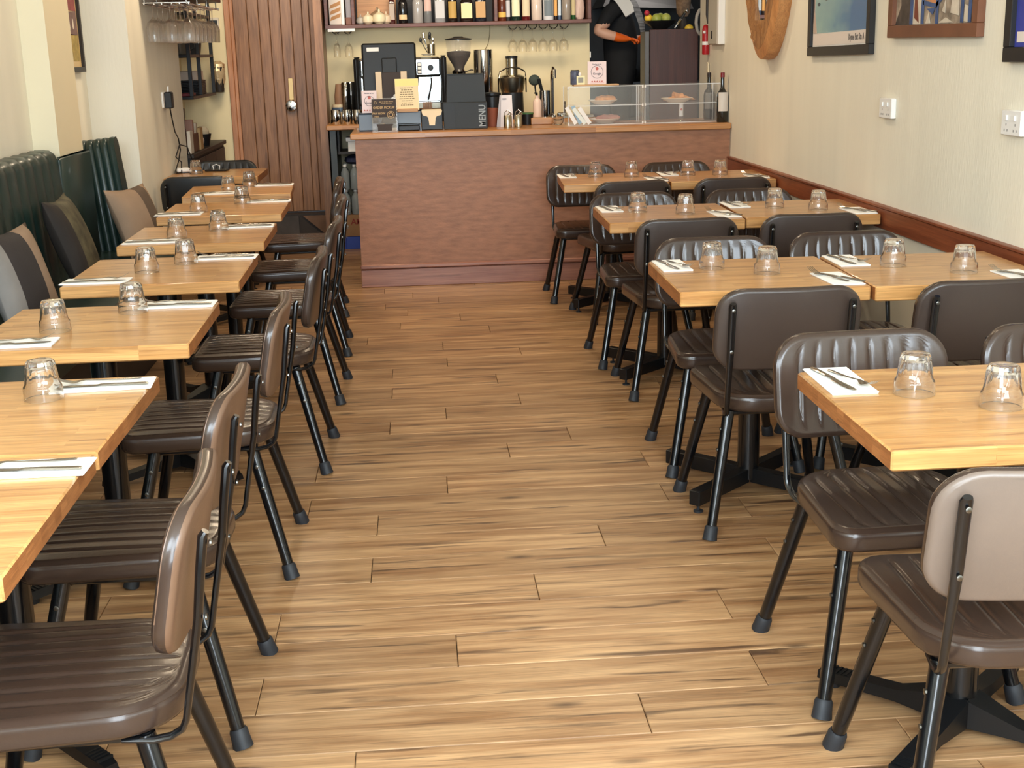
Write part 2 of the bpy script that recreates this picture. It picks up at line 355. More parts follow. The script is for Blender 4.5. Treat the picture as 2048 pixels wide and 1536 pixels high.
TR = {'RA': (1.148, 2.476, -.3, 'cut by the right picture edge, nearest right row'),
      'RB': (1.095, 4.106, -1, 'aisle side of the second row on the right'), 'RBb': (1.70, 4.075, -1.2, 'wall side of the second row on the right'),
      'RC': (1.129, 5.773, -1, 'aisle side of the third row on the right'), 'RCb': (1.742, 5.785, -2.2, 'wall side of the third row on the right'),
      'RD': (1.136, 7.469, -2.8, 'aisle side of the farthest row on the right'), 'RDb': (1.738, 7.43, -2.2, 'wall side of the farthest row on the right')}
tp = table_proto('tube', .047); tc = table_proto('cast', .041); first = {'tube': tp, 'cast': tc}
def place_table(style, x, y, deg, label, group):
    if first.get(style):
        t = first.pop(style); t.location = (x, y, 0); t.rotation_euler = (0, 0, math.radians(deg)); t['label'] = label; t['group'] = group; return t
    return dup({'tube': tp, 'cast': tc}[style], (x, y, 0), math.radians(deg), label, group)
GLt, GRt = 'square oak tables along the green bench', 'square oak tables along the right wall'
place_table('cast', *TR['RA'][:3], 'square oak table on a cast base, '+TR['RA'][3], GRt)
place_table('tube', *TR['RB'][:3], 'square oak table, '+TR['RB'][3], GRt)
for k in ('RBb', 'RC', 'RCb', 'RD', 'RDb'): place_table('tube', *TR[k][:3], 'square oak table, '+TR[k][3], GRt)
for i, (x, y, d) in enumerate(TL): place_table('cast', x, y, d, ORD[i]+' square oak table in the row along the green bench', GLt)
t7 = place_table('tube', -1.318, 8.67, 0, 'oak table without glasses at the far left pillar, with a phone on it', 'x'); del t7['group']

# ------------------------------------------------------------------ chairs
def pad(w0, w1, y0, y1, rc0, rc1, th, n, depth, re, crown=.004, rows=20):
    """upholstered pad lying in XY, top at z=0: n channels running along y; w0,w1 half widths at y0,y1"""
    w0 -= re; w1 -= re; y0 += re; y1 -= re; rc0 = max(rc0-re, .005); rc1 = max(rc1-re, .005)
    NC = 120; U = [2*i/NC-1 for i in range(NC+1)]; wm = max(w0, w1)
    Y = [y0+(y1-y0)*(.5-.5*math.cos(PI*i/rows)) for i in range(rows+1)]
    def hw(y):
        w = w0+(w1-w0)*(y-y0)/(y1-y0)
        if y < y0+rc0: d = rc0-(y-y0); w += -rc0+math.sqrt(max(rc0*rc0-d*d, 0))
        if y > y1-rc1: d = rc1-(y1-y); w += -rc1+math.sqrt(max(rc1*rc1-d*d, 0))
        return w
    nx = len(U); G = []
    for y in Y:
        w = hw(y); ey = min(1, min(y-y0, y1-y)/.03)
        for u in U:
            ex = min(1, (1-abs(u))*w/.025); q = (u*w/wm+1)/2*n; dd = abs(q-round(q))*2*wm/n; g = -depth*math.exp(-(dd/.0035)**2)+depth*.5*min(1, dd/.012)
            if round(q) in (0, n): g = depth*.5
            e = ex*ey
            G.append((u*w, y, g*e+crown*(1-u*u)*(1-((2*(y-y0)/(y1-y0)-1)**2))))
    b = B(); f = [(r*nx+c, r*nx+c+1, (r+1)*nx+c+1, (r+1)*nx+c) for r in range(rows) for c in range(nx-1)]
    b.add(G, f)
    per = [c for c in range(nx)]+[r*nx+nx-1 for r in range(1, rows+1)]+[rows*nx+c for c in range(nx-2, -1, -1)]+[r*nx for r in range(rows-1, 0, -1)]
    P = [Vector(G[i]) for i in per]; m = len(P); NN = []
    for i in range(m):
        d = P[(i+2) % m]-P[i-2]; NN.append(Vector((d.y, -d.x, 0)).normalized())
    R = []
    for off, z in ((re*.25, -re*.03), (re*.5, -re*.14), (re*.72, -re*.32), (re*.86, -re*.42), (re*.84, -re*.52), (re*.95, -re*.66), (re, -re), (re, -th+re*.6), (re*.75, -th+re*.18), (re*.35, -th)):
        R.append([tuple(P[i]+NN[i]*off+Vector((0, 0, z))) for i in range(m)])
    n0 = len(b.v)
    b.rings(R, cap0=False, cap1=True)
    for i in range(m):
        j = (i+1) % m; b.f.append((per[i], per[j], n0+j, n0+i))
    return b
def chair_proto(front, back, name='dining_chair'):
    t = thing(name, 'x', 'chair')
    b = pad(.185, .212, -.20, .235, .115, .06, .056, 8, .0035, .02); b.v = [(x, y, z+.447) for x, y, z in b.v]
    obj('seat', b, front, t, angle=60)
    h = .5*(.79-.53)
    b = pad(.222, .222, -h, h, .075, .085, .036, 9, .004, .016, .003)
    lean = math.radians(11)
    v = []
    for x, y, z in b.v:
        f = z+.45*x*x; c, s = math.cos(lean), math.sin(lean)
        v.append((x, -.205+f*c-y*s, .66+y*c+f*s*.6))
    b.v = v
    me = mesh('backrest', b, [front, back], 60)
    for p in me.polygons:
        if p.normal.y < -.18: p.material_index = 1
    link('backrest', me, t)
    obj('seat_plate', B().box(-.165, .165, -.15, .16, .374, .390, .004), M_steel, t)
    for s in (-1, 1):
        x = .180*s
        r = obj('back_rod', B().tube([(x, -.268, .748), (x, -.263, .74), (x, -.254, .68), (x, -.244, .60), (x, -.225, .50), (x, -.210, .42), (x*.99, -.202, .402), (x*.97, -.182, .388), (x*.95, -.155, .382), (x*.9, -.10, .382)],
                                     [.009, .0118, .0118, .011, .0092, .0085, .0085, .0085, .0085, .0085], 10, flat=.72, up=(0, 1, 0)), M_steel, t)
        for y, z in ((-.2735, .728), (-.256, .60)):
            obj('screw', B().lathe([(.0055, 0), (.0055, .003), (.003, .004)], 10).xf(Matrix.Translation((x, y, z)) @ Matrix.Rotation(PI/2, 4, 'X')), M_bolt, r)
        for y0, y1 in ((-.135, -.232), (.14, .232)):
            top, ft = Vector((.155*s, y0, .385)), Vector((.232*s, y1, .0)); d = ft-top
            g = obj('leg', B().tube([top, top+d*.55, top+d*.955], [.0185, .0172, .016], 12), M_steel, t)
            q = [top+d*k for k in (.885, .89, .935, .985)]; q[-1].z = .0
            obj('rubber_foot', B().tube([top+d*.89, top+d*.905, top+d*.96, ft], [.018, .021, .022, .0235], 12), M_rubber, g)
            for k in (.14, .30):
                p = top+d*k
                obj('screw', B().lathe([(.006, 0), (.006, .004), (.003, .005)], 8).xf(Matrix.Translation(p+Vector((.0165*s, 0, 0))) @ Matrix.Rotation(s*PI/2, 4, 'Y')), M_bolt, g)
    return t
ch = chair_proto(M_leather, M_leather2); used = [ch]
def chair(x, y, rz, label, group, proto=None):
    proto = proto or ch
    if proto in used:
        used.remove(proto); proto.location = (x, y, 0); proto.rotation_euler = (0, 0, rz); proto['label'] = label; proto['group'] = group; return proto
    return dup(proto, (x, y, 0), rz, label, group)
GL, GR = 'brown leather chairs along the aisle at the left tables', 'brown leather chairs at the right hand tables'
for i, (x, y, a) in enumerate([(-.635, 2.115, 2), (-.665, 2.81, -1), (-.650, 3.745, 1), (-.605, 4.71, 0), (-.60, 5.67, -1), (-.625, 6.585, 2), (-.69, 7.60, 3)]):
    chair(x, y, PI/2+math.radians(a), f'{ORD[i]} brown channelled leather chair on the aisle side of the bench tables', GL)
for x, y, a, l in [
    (1.072, 2.185, -2, 'brown leather chair nearest the viewer at right, its smooth back turned to us'),
    (1.088, 3.876, 0, 'brown chair seen from behind at the aisle side of the second right row'),
    (1.690, 3.88, 2, 'brown chair seen from behind at the wall side of the second right row'),
    (1.124, 5.515, 1, 'brown chair seen from behind at the aisle side of the third right row'),
    (1.672, 5.53, -1, 'brown chair seen from behind at the wall side of the third right row'),
    (1.146, 7.155, 8, 'brown chair seen from behind at the aisle side of the farthest right row, set askew'),
    (1.714, 7.155, 4, 'brown chair seen from behind at the wall side of the farthest right row')]:
    chair(x, y, math.radians(a), l, GR)
for x, y, a, l in [
    (1.085, 2.785, 2, 'brown ribbed chair facing us behind the nearest right table, wholly in view'),
    (1.61, 2.79, 0, 'brown ribbed chair cut by the right picture edge, behind the nearest right table'),
    (1.094, 4.475, -1, 'brown ribbed chair facing us at the aisle side of the second right row'),
    (1.620, 4.50, 1, 'brown ribbed chair facing us at the wall side of the second right row'),
    (1.074, 6.10, 1, 'brown ribbed chair facing us at the aisle side of the third right row'),
    (1.654, 6.10, -1, 'brown ribbed chair facing us at the wall side of the third right row'),
    (1.026, 7.775, 0, 'brown ribbed chair against the bar counter at the aisle side of the farthest right row'),
    (1.632, 7.79, 1, 'brown ribbed chair against the bar counter, near the right wall')]:
    chair(x, y, PI+math.radians(a), l, GR)
M_leather_pale = mat('pale_brown_leather_back', (110, 95, 84), .36, var=.08, vscale=5, bump=.06, bscale=160, coat=.1)  # paler leather colour for the back of the nearest right chair
M_leather_mid = mat('mid_brown_leather_back', (104, 78, 60), .36, var=.08, vscale=5, bump=.06, bscale=160, coat=.1)  # lighter brown for the backs of the first three aisle chairs
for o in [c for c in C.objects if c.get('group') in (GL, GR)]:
    m = M_leather_pale if 'nearest the viewer' in o['label'] else M_leather_mid if o['group'] == GL and o['label'][:7] in ('nearest', 'second ', 'third b') else None
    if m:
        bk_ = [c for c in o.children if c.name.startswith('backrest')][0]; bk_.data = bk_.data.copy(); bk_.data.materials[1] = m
chb = chair_proto(M_blackl, M_blackl); used.append(chb)
GB = 'black chairs at the pillar table'
chair(-1.362, 8.29, 0, 'black leather chair with smooth back towards us, before the pillar table', GB, chb)
chair(-1.348, 9.05, PI, 'black leather chair at the far side of the pillar table, facing us', GB, chb)

# ------------------------------------------------------------------ place settings
def glass_bm():
    F = 10
    def mod(k, a):
        if k < 4 or k > 8: return 1
        c = math.cos(PI/F); m = (a % (2*PI/F))-PI/F
        return .93+.07*(c/math.cos(m)-c)/(1-c) if k not in (4,) else .98
    prof = [(.0385, .0775-.006), (.0415, .004), (.0428, 0.0), (.0436, .002), (.0425, .028), (.0408, .033), (.0385, .036), (.0320, .083), (.0300, .088), (.026, .090), (.0, .0885)]
    b = B(); seg = 40
    out = [(.0436, .0018), (.0432, .010), (.0425, .027), (.0412, .032), (.0388, .036), (.0365, .050), (.0335, .074), (.0318, .084), (.0296, .089), (.024, .090), (.001, .0885)]
    b.lathe(out, seg, cap0=False, mod=lambda k, a: mod(k, a))
    inn = [(.0412, .0006), (.0404, .010), (.0396, .028), (.0375, .034), (.0355, .040), (.0318, .066), (.029, .074), (.024, .077), (.001, .077)]
    b2 = B().lathe(inn, seg, cap0=False)
    n = len(b.v); b.add(b2.v, [tuple(reversed(q)) for q in b2.f])
    for i in range(seg):
        j = (i+1) % seg; b.f.append((i, n+i, n+j, j))
    return b
def raw_mesh(name, b, m, angle=30):
    me = bpy.data.meshes.new(name); me.from_pydata(b.v, [], b.f); me.materials.append(m); bm = bmesh.new(); bm.from_mesh(me)
    bmesh.ops.recalc_face_normals(bm, faces=bm.faces); bm.to_mesh(me); bm.free(); me.shade_smooth(); me.set_sharp_from_angle(angle=math.radians(angle)); return me
ME_glass = raw_mesh('tumbler', glass_bm(), M_glass)
def napkin_bm():
    b = B()
    for z, dx, dy in ((0, 0, 0), (.0016, .001, -.002), (.0032, -.001, .001)):
        b.box(-.05+dx, .05+dx, -.112+dy, .112+dy, z, z+.0014, .0004)
    b.lathe([(.0026, -.110), (.0026, .110)], 8).xf(Matrix.Identity(4))
    n = 16
    for i in range(len(b.v)-n, len(b.v)):
        x, y, z = b.v[i]; b.v[i] = (-.049+x*.8, z, .0026+y)
    return b
ME_napkin = mesh('folded_napkin', napkin_bm(), M_paper)
def strip(path, seg=6):   # path: (y, z, half width, half thickness, x)
    R = []
    for y, z, w, t, x in path: R.append([(x+w*math.cos(2*PI*i/seg), y, z+t*math.sin(2*PI*i/seg)) for i in range(seg)])
    return R
def fork_bm():
    b = B().rings(strip([(-.095, .003, .004, .001, 0), (-.088, .003, .0065, .0014, 0), (-.04, .004, .0045, .0014, 0), (.0, .006, .0026, .0015, 0), (.03, .009, .003, .0014, 0), (.042, .008, .009, .001, 0), (.055, .006, .0125, .001, 0), (.062, .0065, .012, .001, 0)], 8))
    for x in (-.0098, -.0033, .0033, .0098):
        b.rings(strip([(.060, .0065, .0019, .0009, x), (.080, .012, .0017, .0008, x), (.098, .022, .0009, .0006, x*.95)], 6))
    return b
def knife_bm():
    return B().rings(strip([(-.105, .0035, .004, .002, 0), (-.098, .0035, .0075, .003, 0), (-.03, .004, .006, .003, 0), (.0, .0045, .005, .0025, 0), (.012, .003, .008, .001, .001), (.06, .003, .0095, .0009, .001), (.088, .003, .0085, .0008, 0), (.104, .0025, .003, .0006, -.003)], 8))
ME_fork = mesh('fork', fork_bm(), M_cut); ME_knife = mesh('knife', knife_bm(), M_cut)
def flat(name, me, label, cat, x, y, rz, group, z=.75):
    return tag(link(name, me, None, (x, y, z), (0, 0, rz)), label, cat, group)
def glass(x, y, where): flat('tumbler', ME_glass, 'upturned clear tumbler at '+where, 'glass', x, y, random.uniform(0, 3), 'upturned tumblers on the tables', .7502)
def setting(x, y, rz, where, fd=.018, kd=-.016, fa=.12, ka=.1):
    """napkin with its knife and fork; local +y points from the diner to the table centre"""
    flat('napkin', ME_napkin, 'folded white napkin at '+where, 'napkin', x, y, rz, 'folded napkins on the tables', .7502)
    R = Matrix.Rotation(rz, 3, 'Z')
    p = R @ Vector((fd, .012, 0)); flat('fork', ME_fork, 'steel fork on napkin at '+where, 'fork', x+p.x, y+p.y, rz+fa, 'forks on the napkins', .755)
    p = R @ Vector((kd, .0, 0)); flat('knife', ME_knife, 'steel knife on napkin at '+where, 'knife', x+p.x, y+p.y, rz+ka, 'knives on the napkins', .755)
GLS = {1: [(-.854, 2.83, 'a')], 2: [(-1.029, 3.587, 'b'), (-.864, 3.827, 'a')], 3: [(-.973, 4.586, 'b'), (-.864, 4.758, 'a')], 4: [(-1.025, 5.488, 'b'), (-.878, 5.683, 'a')], 5: [(-1.083, 6.428, 'b'), (-.912, 6.76, 'a')], 6: [(-1.071, 7.41, 'b'), (-.984, 7.668, 'a')]}
side = {'a': 'aisle side', 'b': 'bench side'}
for i, l in GLS.items():
    for x, y, s in l: glass(x, y, f'{side[s]} of the {ORD[i]} bench table')
for i, s, x, y, a in [(0, 'a', -.74, 2.305, 0), (1, 'a', -.745, 2.925, 4), (2, 'a', -.747, 3.915, 0), (2, 'b', -1.10, 3.43, 2), (3, 'a', -.73, 4.865, 0), (3, 'b', -1.11, 4.412, -2), (4, 'a', -.762, 5.78, 3),
                      (4, 'b', -1.11, 5.375, 0), (5, 'a', -.78, 6.81, 3), (5, 'b', -1.165, 6.345, 0), (6, 'a', -.845, 7.70, 2), (6, 'b', -1.135, 7.305, 3)]:
    rz = (PI/2 if s == 'a' else -PI/2)+math.radians(a)
    setting(x, y, rz, f'{side[s]} of the {ORD[i]} bench table', *((.02, -.02, .16, -.06) if s == 'a' else (-.016, .022, -.12, .06)))
GRS = {'RA': [(1.037, 2.553), (1.17, 2.426)], 'RB': [(.985, 4.222), (1.138, 4.085)], 'RBb': [(1.587, 4.147), (1.754, 3.966)], 'RC': [(1.011, 5.836), (1.205, 5.704)],
       'RCb': [(1.647, 5.813), (1.811, 5.679)], 'RD': [(1.058, 7.57), (1.264, 7.512)], 'RDb': [(1.594, 7.477), (1.778, 7.445)]}
SH = {'RA': 'nearest right table', 'RB': 'aisle table of second right row', 'RBb': 'wall table of second right row', 'RC': 'aisle table of third right row', 'RCb': 'wall table of third right row',
      'RD': 'aisle table of farthest right row', 'RDb': 'wall table of farthest right row'}
for k, l in GRS.items():
    for n, (x, y) in enumerate(l): glass(x, y, ('left on the ', 'right on the ')[n]+SH[k])
for k, s, x, y, a in [('RA', 'f', .917, 2.68, -1), ('RB', 'f', .863, 4.298, 0), ('RB', 'n', 1.323, 3.93, 2), ('RBb', 'f', 1.464, 4.268, -1), ('RBb', 'n', 1.895, 3.85, 3), ('RC', 'f', .896, 5.96, 0),
                      ('RC', 'n', 1.366, 5.632, 2), ('RCb', 'f', 1.497, 5.964, -1), ('RCb', 'n', 1.965, 5.593, 1), ('RD', 'f', .896, 7.66, -2), ('RD', 'n', 1.37, 7.30, 0), ('RDb', 'f', 1.494, 7.597, -2), ('RDb', 'n', 1.95, 7.28, 0)]:
    rz = (0 if s == 'n' else PI)+math.radians(a)
    w = ('near right corner, ' if s == 'n' else 'far left corner, ')+SH[k]
    setting(x, y, rz, w, *((-.022, .012, .34, .42) if s == 'n' else (-.022, .016, .24, .16)))

# ------------------------------------------------------------------ bench and cushions
bn = thing('banquette', 'long dark green leather bench with channelled back along the left wall', 'bench', (-1.6, 4.4, 0))
obj('base', B().box(-.26, .24, -4.0, 2.85, 0, .36), M_dark, bn)
obj('seat', B().box(-.20, .29, -4.0, 2.84, .36, .46, .02), M_green, bn)
def bench_back(L, n, h0, h1, t0, t1, r=.05):
    """channelled back standing on y axis, front towards +x"""
    prof = [(0, h0), (t0, h0), (t0*.98, h0+.1), (t1, h1-r), (t1-.012, h1-r*.45), (t1-.035, h1-r*.08), (t1-.06, h1), (.03, h1), (0, h1-.03)]
    R = []
    for k in range(n):
        for q, g in ((.0, -.007), (.1, -.002), (.5, .002), (.9, -.002)):
            y = L*(k+q)/n; R.append([(x+(g if 1 <= i <= 6 else 0), y, z+(g*.8 if i >= 4 else 0)) for i, (x, z) in enumerate(prof)])
    R.append([(x, L, z) for x, z in prof])
    return B().rings(R)
obj('backrest', bench_back(5.55, 42, .40, 1.075, .17, .135), M_green, bn, (-.275, -3.52, 0), angle=50)
obj('pillar_cover', B().box(-.155, -.125, 2.04, 2.63, .40, 1.035, .012), M_green, bn, angle=50)
obj('recess_back', B().box(-.279, -.235, 2.63, 2.90, .40, 1.02, .015), M_green, bn, angle=50)
rb = bench_back(.20, 5, .40, 1.065, .15, .12)
obj('end_return', rb.xf(Matrix.Rotation(-PI/2, 4, 'Z')), M_green, bn, (-.149, 2.98, 0), (0, -.10, 0), angle=50)
def cushion(name, loc, rot, s, m, label, stripes=None):
    n = 14; b = B(); G = []
    for sg in (1, -1):
        for i in range(n+1):
            for j in range(n+1):
                u, v = 2*i/n-1, 2*j/n-1
                e = (max(0, 1-abs(u)**2.4)*max(0, 1-abs(v)**2.4))**.5
                p = 1-.10*(1-abs(u)**1.5)*abs(v)**3; q = 1-.10*(1-abs(v)**1.5)*abs(u)**3
                G.append((u*s*q, v*s*p, sg*(.065*e+.002)))
    m1 = (n+1)**2; f = []
    for i in range(n):
        for j in range(n):
            a = i*(n+1)+j; f.append((a, a+1, a+n+2, a+n+1)); f.append((m1+a, m1+a+n+1, m1+a+n+2, m1+a+1))
    edge = [i for i in range(n+1)]+[k*(n+1)+n for k in range(1, n+1)]+[n*(n+1)+k for k in range(n-1, -1, -1)]+[k*(n+1) for k in range(n-1, 0, -1)]
    for a, c in zip(edge, edge[1:]+edge[:1]): f.append((a, c, m1+c, m1+a))
    b.add(G, f)
    me = mesh(name, b, m, 60)
    if stripes:
        for p in me.polygons:
            for lo, hi, mi in stripes:
                if lo <= p.center.y/s < hi: p.material_index = mi
    o = tag(link(name, me, None, loc), label, 'cushion', 'cushions on the green bench')
    o.rotation_euler = rot; return o
M_taupe = mat('taupe_velvet', (150, 126, 104), .85, var=.08, bump=.15, bscale=150); M_char = mat('charcoal_velvet', (52, 47, 46), .8, var=.1, bump=.15, bscale=150)
M_brownv = mat('brown_velvet', (92, 76, 62), .85, var=.1, bump=.15, bscale=150); M_greyv = mat('grey_velvet', (134, 128, 122), .85, var=.1)
M_damask = mat('dark_patterned_cloth', (78, 72, 52), .7, var=.6, vscale=14); M_damask2 = mat('dark_plain_cloth', (42, 36, 32), .8, var=.15)
cr = (0, math.radians(72), 0)
cushion('cushion', (-1.575, 5.10, .655), (0, math.radians(74), math.radians(-10)), .21, [M_greyv, M_char, M_taupe, M_brownv], 'striped cushion in grey, charcoal and tan at the near end of the bench row', [(-9, -.62, 0), (-.62, .30, 1), (.30, .80, 2), (.80, 9, 3)])
cushion('cushion', (-1.59, 5.98, .685), (0, math.radians(72), math.radians(2)), .215, [M_damask, M_damask2], 'dark patterned cushion with a plain edge, the middle one on the bench', [(-9, -.62, 1), (-.62, 9, 0)])
cushion('cushion', (-1.505, 6.98, .655), (0, math.radians(70), math.radians(-20)), .19, [M_taupe, M_brownv], 'taupe and brown cushion leaning in the far corner of the bench', [(-9, .15, 0), (.15, .72, 1), (.72, 9, 0)])

# ------------------------------------------------------------------ pictures and mirror on the walls
def frame(name, label, y0, y1, z0, z1, side, fm, w=.035, d=.03, tilt=0, matw=None):
    """framed picture; local x runs along the wall to the right as seen, z up, y into the room = -"""
    L, H = abs(y1-y0), z1-z0
    t = thing(name, label, 'picture', (XR if side == 'r' else XL, (y0+y1)/2, z0), 0, None, (0, tilt if side == 'r' else -tilt, -PI/2 if side == 'r' else PI/2))
    # local +x for the right wall points to -Y (towards the viewer); front faces local -y
    f = B()
    f.box(-L/2, L/2, -d, 0, 0, w, .002).box(-L/2, L/2, -d, 0, H-w, H, .002).box(-L/2, -L/2+w, -d, 0, w, H-w, .002).box(L/2-w, L/2, -d, 0, w, H-w, .002)
    obj('frame', f, fm, t)
    obj('backing', B().box(-L/2+w*.5, L/2-w*.5, -.012, -.002, w*.5, H-w*.5), matw or M_paper, t)
    return t, L, H
def sheet(t, name, pts, m, y=-.0125, dz=.0012): return obj(name, B().poly(pts, y-dz, y, 'y'), m, t)
def blob(cx, cz, rx, rz, n=14, ph=0): return [(cx+rx*math.cos(2*PI*i/n+ph)*(1+.15*math.sin(5*i)), cz+rz*math.sin(2*PI*i/n+ph)*(1+.12*math.cos(3*i))) for i in range(n)]
M_fblack = mat('black_frame', (32, 31, 32), .35); M_fbrown = mat('brown_frame', (116, 74, 52), .4, var=.15, stretch=(1, 1, 1))
def sea_mat():
    m = bpy.data.materials.new('sea_print'); m.use_nodes = True; N = m.node_tree.nodes; L = m.node_tree.links; p = N['Principled BSDF']; p.inputs['Roughness'].default_value = .2
    t = N.new('ShaderNodeTexCoord'); s = N.new('ShaderNodeSeparateXYZ'); L.new(t.outputs['Generated'], s.inputs[0])
    n = N.new('ShaderNodeTexNoise'); n.inputs['Scale'].default_value = 4; L.new(t.outputs['Generated'], n.inputs['Vector'])
    a = N.new('ShaderNodeMath'); a.operation = 'MULTIPLY_ADD'; a.inputs[1].default_value = .55; L.new(n.outputs[0], a.inputs[0]); L.new(s.outputs[0], a.inputs[2])
    r = N.new('ShaderNodeValToRGB'); e = r.color_ramp.elements; e[0].position = .35; e[0].color = (*lin((150, 182, 180)), 1); e[1].position = 1.2; e[1].color = (*lin((84, 122, 166)), 1)
    x = r.color_ramp.elements.new(.75); x.color = (*lin((124, 162, 176)), 1); L.new(a.outputs[0], r.inputs[0]); L.new(r.outputs[0], p.inputs['Base Color']); return m
t, L_, H_ = frame('framed_picture', 'black framed print of a turquoise bay with a white strip below, beside the mirror', 6.65, 5.735, 1.425, 2.02, 'r', M_fblack, .045, .028, math.radians(-.6))
M_white_print = mat('print_white', (226, 214, 205), .5)
sheet(t, 'print', [(-.405, .11), (.405, .11), (.405, .545), (-.405, .545)], sea_mat())
sheet(t, 'print_margin', [(-.405, .05), (.405, .05), (.405, .108), (-.405, .108)], M_white_print)
sheet(t, 'shore', [(-.40, .11), (-.34, .11), (-.38, .22), (-.375, .33), (-.34, .40), (-.27, .44), (-.22, .53), (-.40, .53)], mat('print_sand', (196, 174, 158), .5), -.0142)
sheet(t, 'rocks', [(-.40, .16), (-.385, .24), (-.395, .40), (-.33, .50), (-.40, .53)], mat('print_rock', (104, 92, 88), .5), -.0156)
sheet(t, 'cliff', [(-.23, .42), (-.16, .40), (-.12, .45), (-.16, .50), (-.22, .49)], mat('print_rock2', (120, 130, 134), .5), -.0156)
for x, z in ((-.20, .27), (-.32, .25), (-.33, .31)): sheet(t, 'boat', blob(x, z, .02, .008), mat('print_boat', (70, 84, 92), .5), -.0142)
text('Kyme Bat Sta A', .042, mat('print_ink', (110, 104, 100), .6), t, (.25, -.0145, .08), (PI/2, 0, 0), sx=.8)
t, L_, H_ = frame('framed_picture', 'brown framed painting of blue chairs, between the two black frames', 5.51, 4.615, 1.493, 2.1, 'r', M_fbrown, .05, .03, math.radians(.5), mat('painting_ground', (158, 142, 124), .7, var=.55, vscale=16))
M_pb = mat('painting_blue', (62, 84, 128), .6, var=.25, vscale=20); M_po = mat('painting_orange', (206, 140, 92), .6, var=.1); M_pw = mat('painting_cream', (206, 194, 176), .6, var=.15, vscale=15); M_pd = mat('painting_dark', (74, 64, 58), .6, var=.4, vscale=25); M_pr = mat('painting_red', (120, 62, 44), .6)
def sheetc(t, n, pts, m, y=-.0125): return sheet(t, n, [(x, .052+(z-.055)*.40) for x, z in pts], m, y)
sheetc(t, 'paint_patch', [(-.40, .055), (-.24, .055), (-.22, .5), (-.36, .5), (-.34, .25)], M_pd)
sheetc(t, 'paint_patch', [(-.215, .055), (-.13, .055), (-.12, .5), (-.2, .5)], M_pw)
sheetc(t, 'paint_patch', [(-.19, .12), (-.14, .07), (-.165, .3), (-.19, .4)], M_pr, -.0140)
sheetc(t, 'paint_patch', [(-.10, .30), (.02, .24), (.10, .36), (-.02, .42)], M_po, -.0140)
sheetc(t, 'paint_patch', [(.28, .40), (.40, .38), (.40, .5), (.28, .5)], M_po, -.0140)
for x0, x1, z in ((-.235, -.205, .5), (-.115, -.09, .46), (.03, .055, .30), (.265, .29, .5), (.335, .36, .34), (.375, .39, .3)): sheetc(t, 'paint_stroke', [(x0, .055), (x1, .055), (x1, z), (x0, z)], M_pb, -.0150)
for q in ([(-.10, .24), (.04, .20), (.04, .24), (-.10, .28)], [(.03, .20), (.15, .36), (.15, .40), (.03, .25)], [(.26, .36), (.38, .30), (.38, .35), (.26, .41)], [(-.06, .20), (.0, .14), (.02, .2)]): sheetc(t, 'paint_stroke', q, M_pb, -.0150)
for q in ([(-.07, .06), (-.02, .06), (-.04, .17)], [(.06, .06), (.2, .06), (.13, .11)], [(.17, .15), (.25, .12), (.24, .3), (.19, .38)], [(.295, .07), (.33, .06), (.33, .2), (.3, .22)], [(.09, .17), (.12, .15), (.12, .28)]): sheetc(t, 'paint_patch', q, M_pw, -.0140)
t, L_, H_ = frame('framed_picture', 'black framed blue print cut by the top right picture corner', 4.395, 3.6, 1.402, 2.0, 'r', M_fblack, .05, .03, 0, mat('print_blue', (58, 64, 148), .5, var=.15))
sheet(t, 'print_margin', [(-.33, .065), (.2, .065), (.2, .10), (-.33, .10)], M_white_print)
t, L_, H_ = frame('framed_picture', 'small framed abstract painting in red, grey and yellow between the two left pillars', 7.27, 7.64, 1.43, 1.95, 'l', M_dark, .028, .03, 0)
sheet(t, 'frame_slip', [(-.16, .028), (.16, .028), (.16, .5), (-.16, .5)], mat('gold_slip', (214, 184, 130), .4))
sheet(t, 'paint_patch', [(-.14, .06), (.135, .06), (.135, .20), (-.14, .21)], mat('abstract_yellow', (166, 144, 82), .7, var=.3, vscale=30), -.0142)
sheet(t, 'paint_patch', [(-.14, .20), (.135, .20), (.135, .33), (-.14, .32)], mat('abstract_mauve', (122, 96, 92), .7, var=.3, vscale=30), -.0142)
sheet(t, 'paint_patch', [(-.14, .33), (.135, .33), (.135, .49), (-.14, .49)], mat('abstract_red', (146, 74, 74), .7, var=.3, vscale=30), -.0142)
for x, z in ((-.03, .25), (.05, .26), (-.07, .24)): sheet(t, 'paint_patch', blob(x, z, .014, .03), mat('abstract_white', (220, 206, 190), .7), -.0156)
# oval mirror in a slab of root wood
mr = thing('wall_mirror', 'oval mirror in a thick rustic root wood frame on the right wall', 'mirror', (XR, 7.38, 1.98), 0, None, (0, 0, -PI/2))
def ovalr(a, rx, rz): return (rx*math.cos(a), rz*math.sin(a))
M_root = wood('root_wood', (176, 128, 80), (140, 96, 58), (84, 56, 36), axis='z', rough=.6, knots=14, grain=2, amount=.7)
M_rootl = wood('root_wood_rim', (206, 148, 92), (180, 122, 72), (150, 96, 54), axis='z', rough=.5, amount=.4)
n = 48; R = []
inn = [(.19*math.cos(a)*(1 if math.sin(a) > -.2 else .8), -.36 if math.sin(a) < -.75 else .42*math.sin(a)) for a in [2*PI*i/n for i in range(n)]]
for k, (rx, rz, y) in enumerate(((.40, .575, 0), (.405, .58, -.03), (.40, .575, -.07), (.345, .52, -.088))): R.append([(rx*math.cos(2*PI*i/n)*(1-.16*max(0, -math.sin(2*PI*i/n))**2), y, rz*math.sin(2*PI*i/n)) for i in range(n)])
R2 = R[-1:]+[[(x*.97+.03*R[-1][i][0], -.082-.006*math.sin(i*2.3), z) for i, (x, z) in enumerate(inn)], [(x, -.068, z) for x, z in inn]]
obj('rim', B().rings(R, cap1=False), M_rootl, mr)
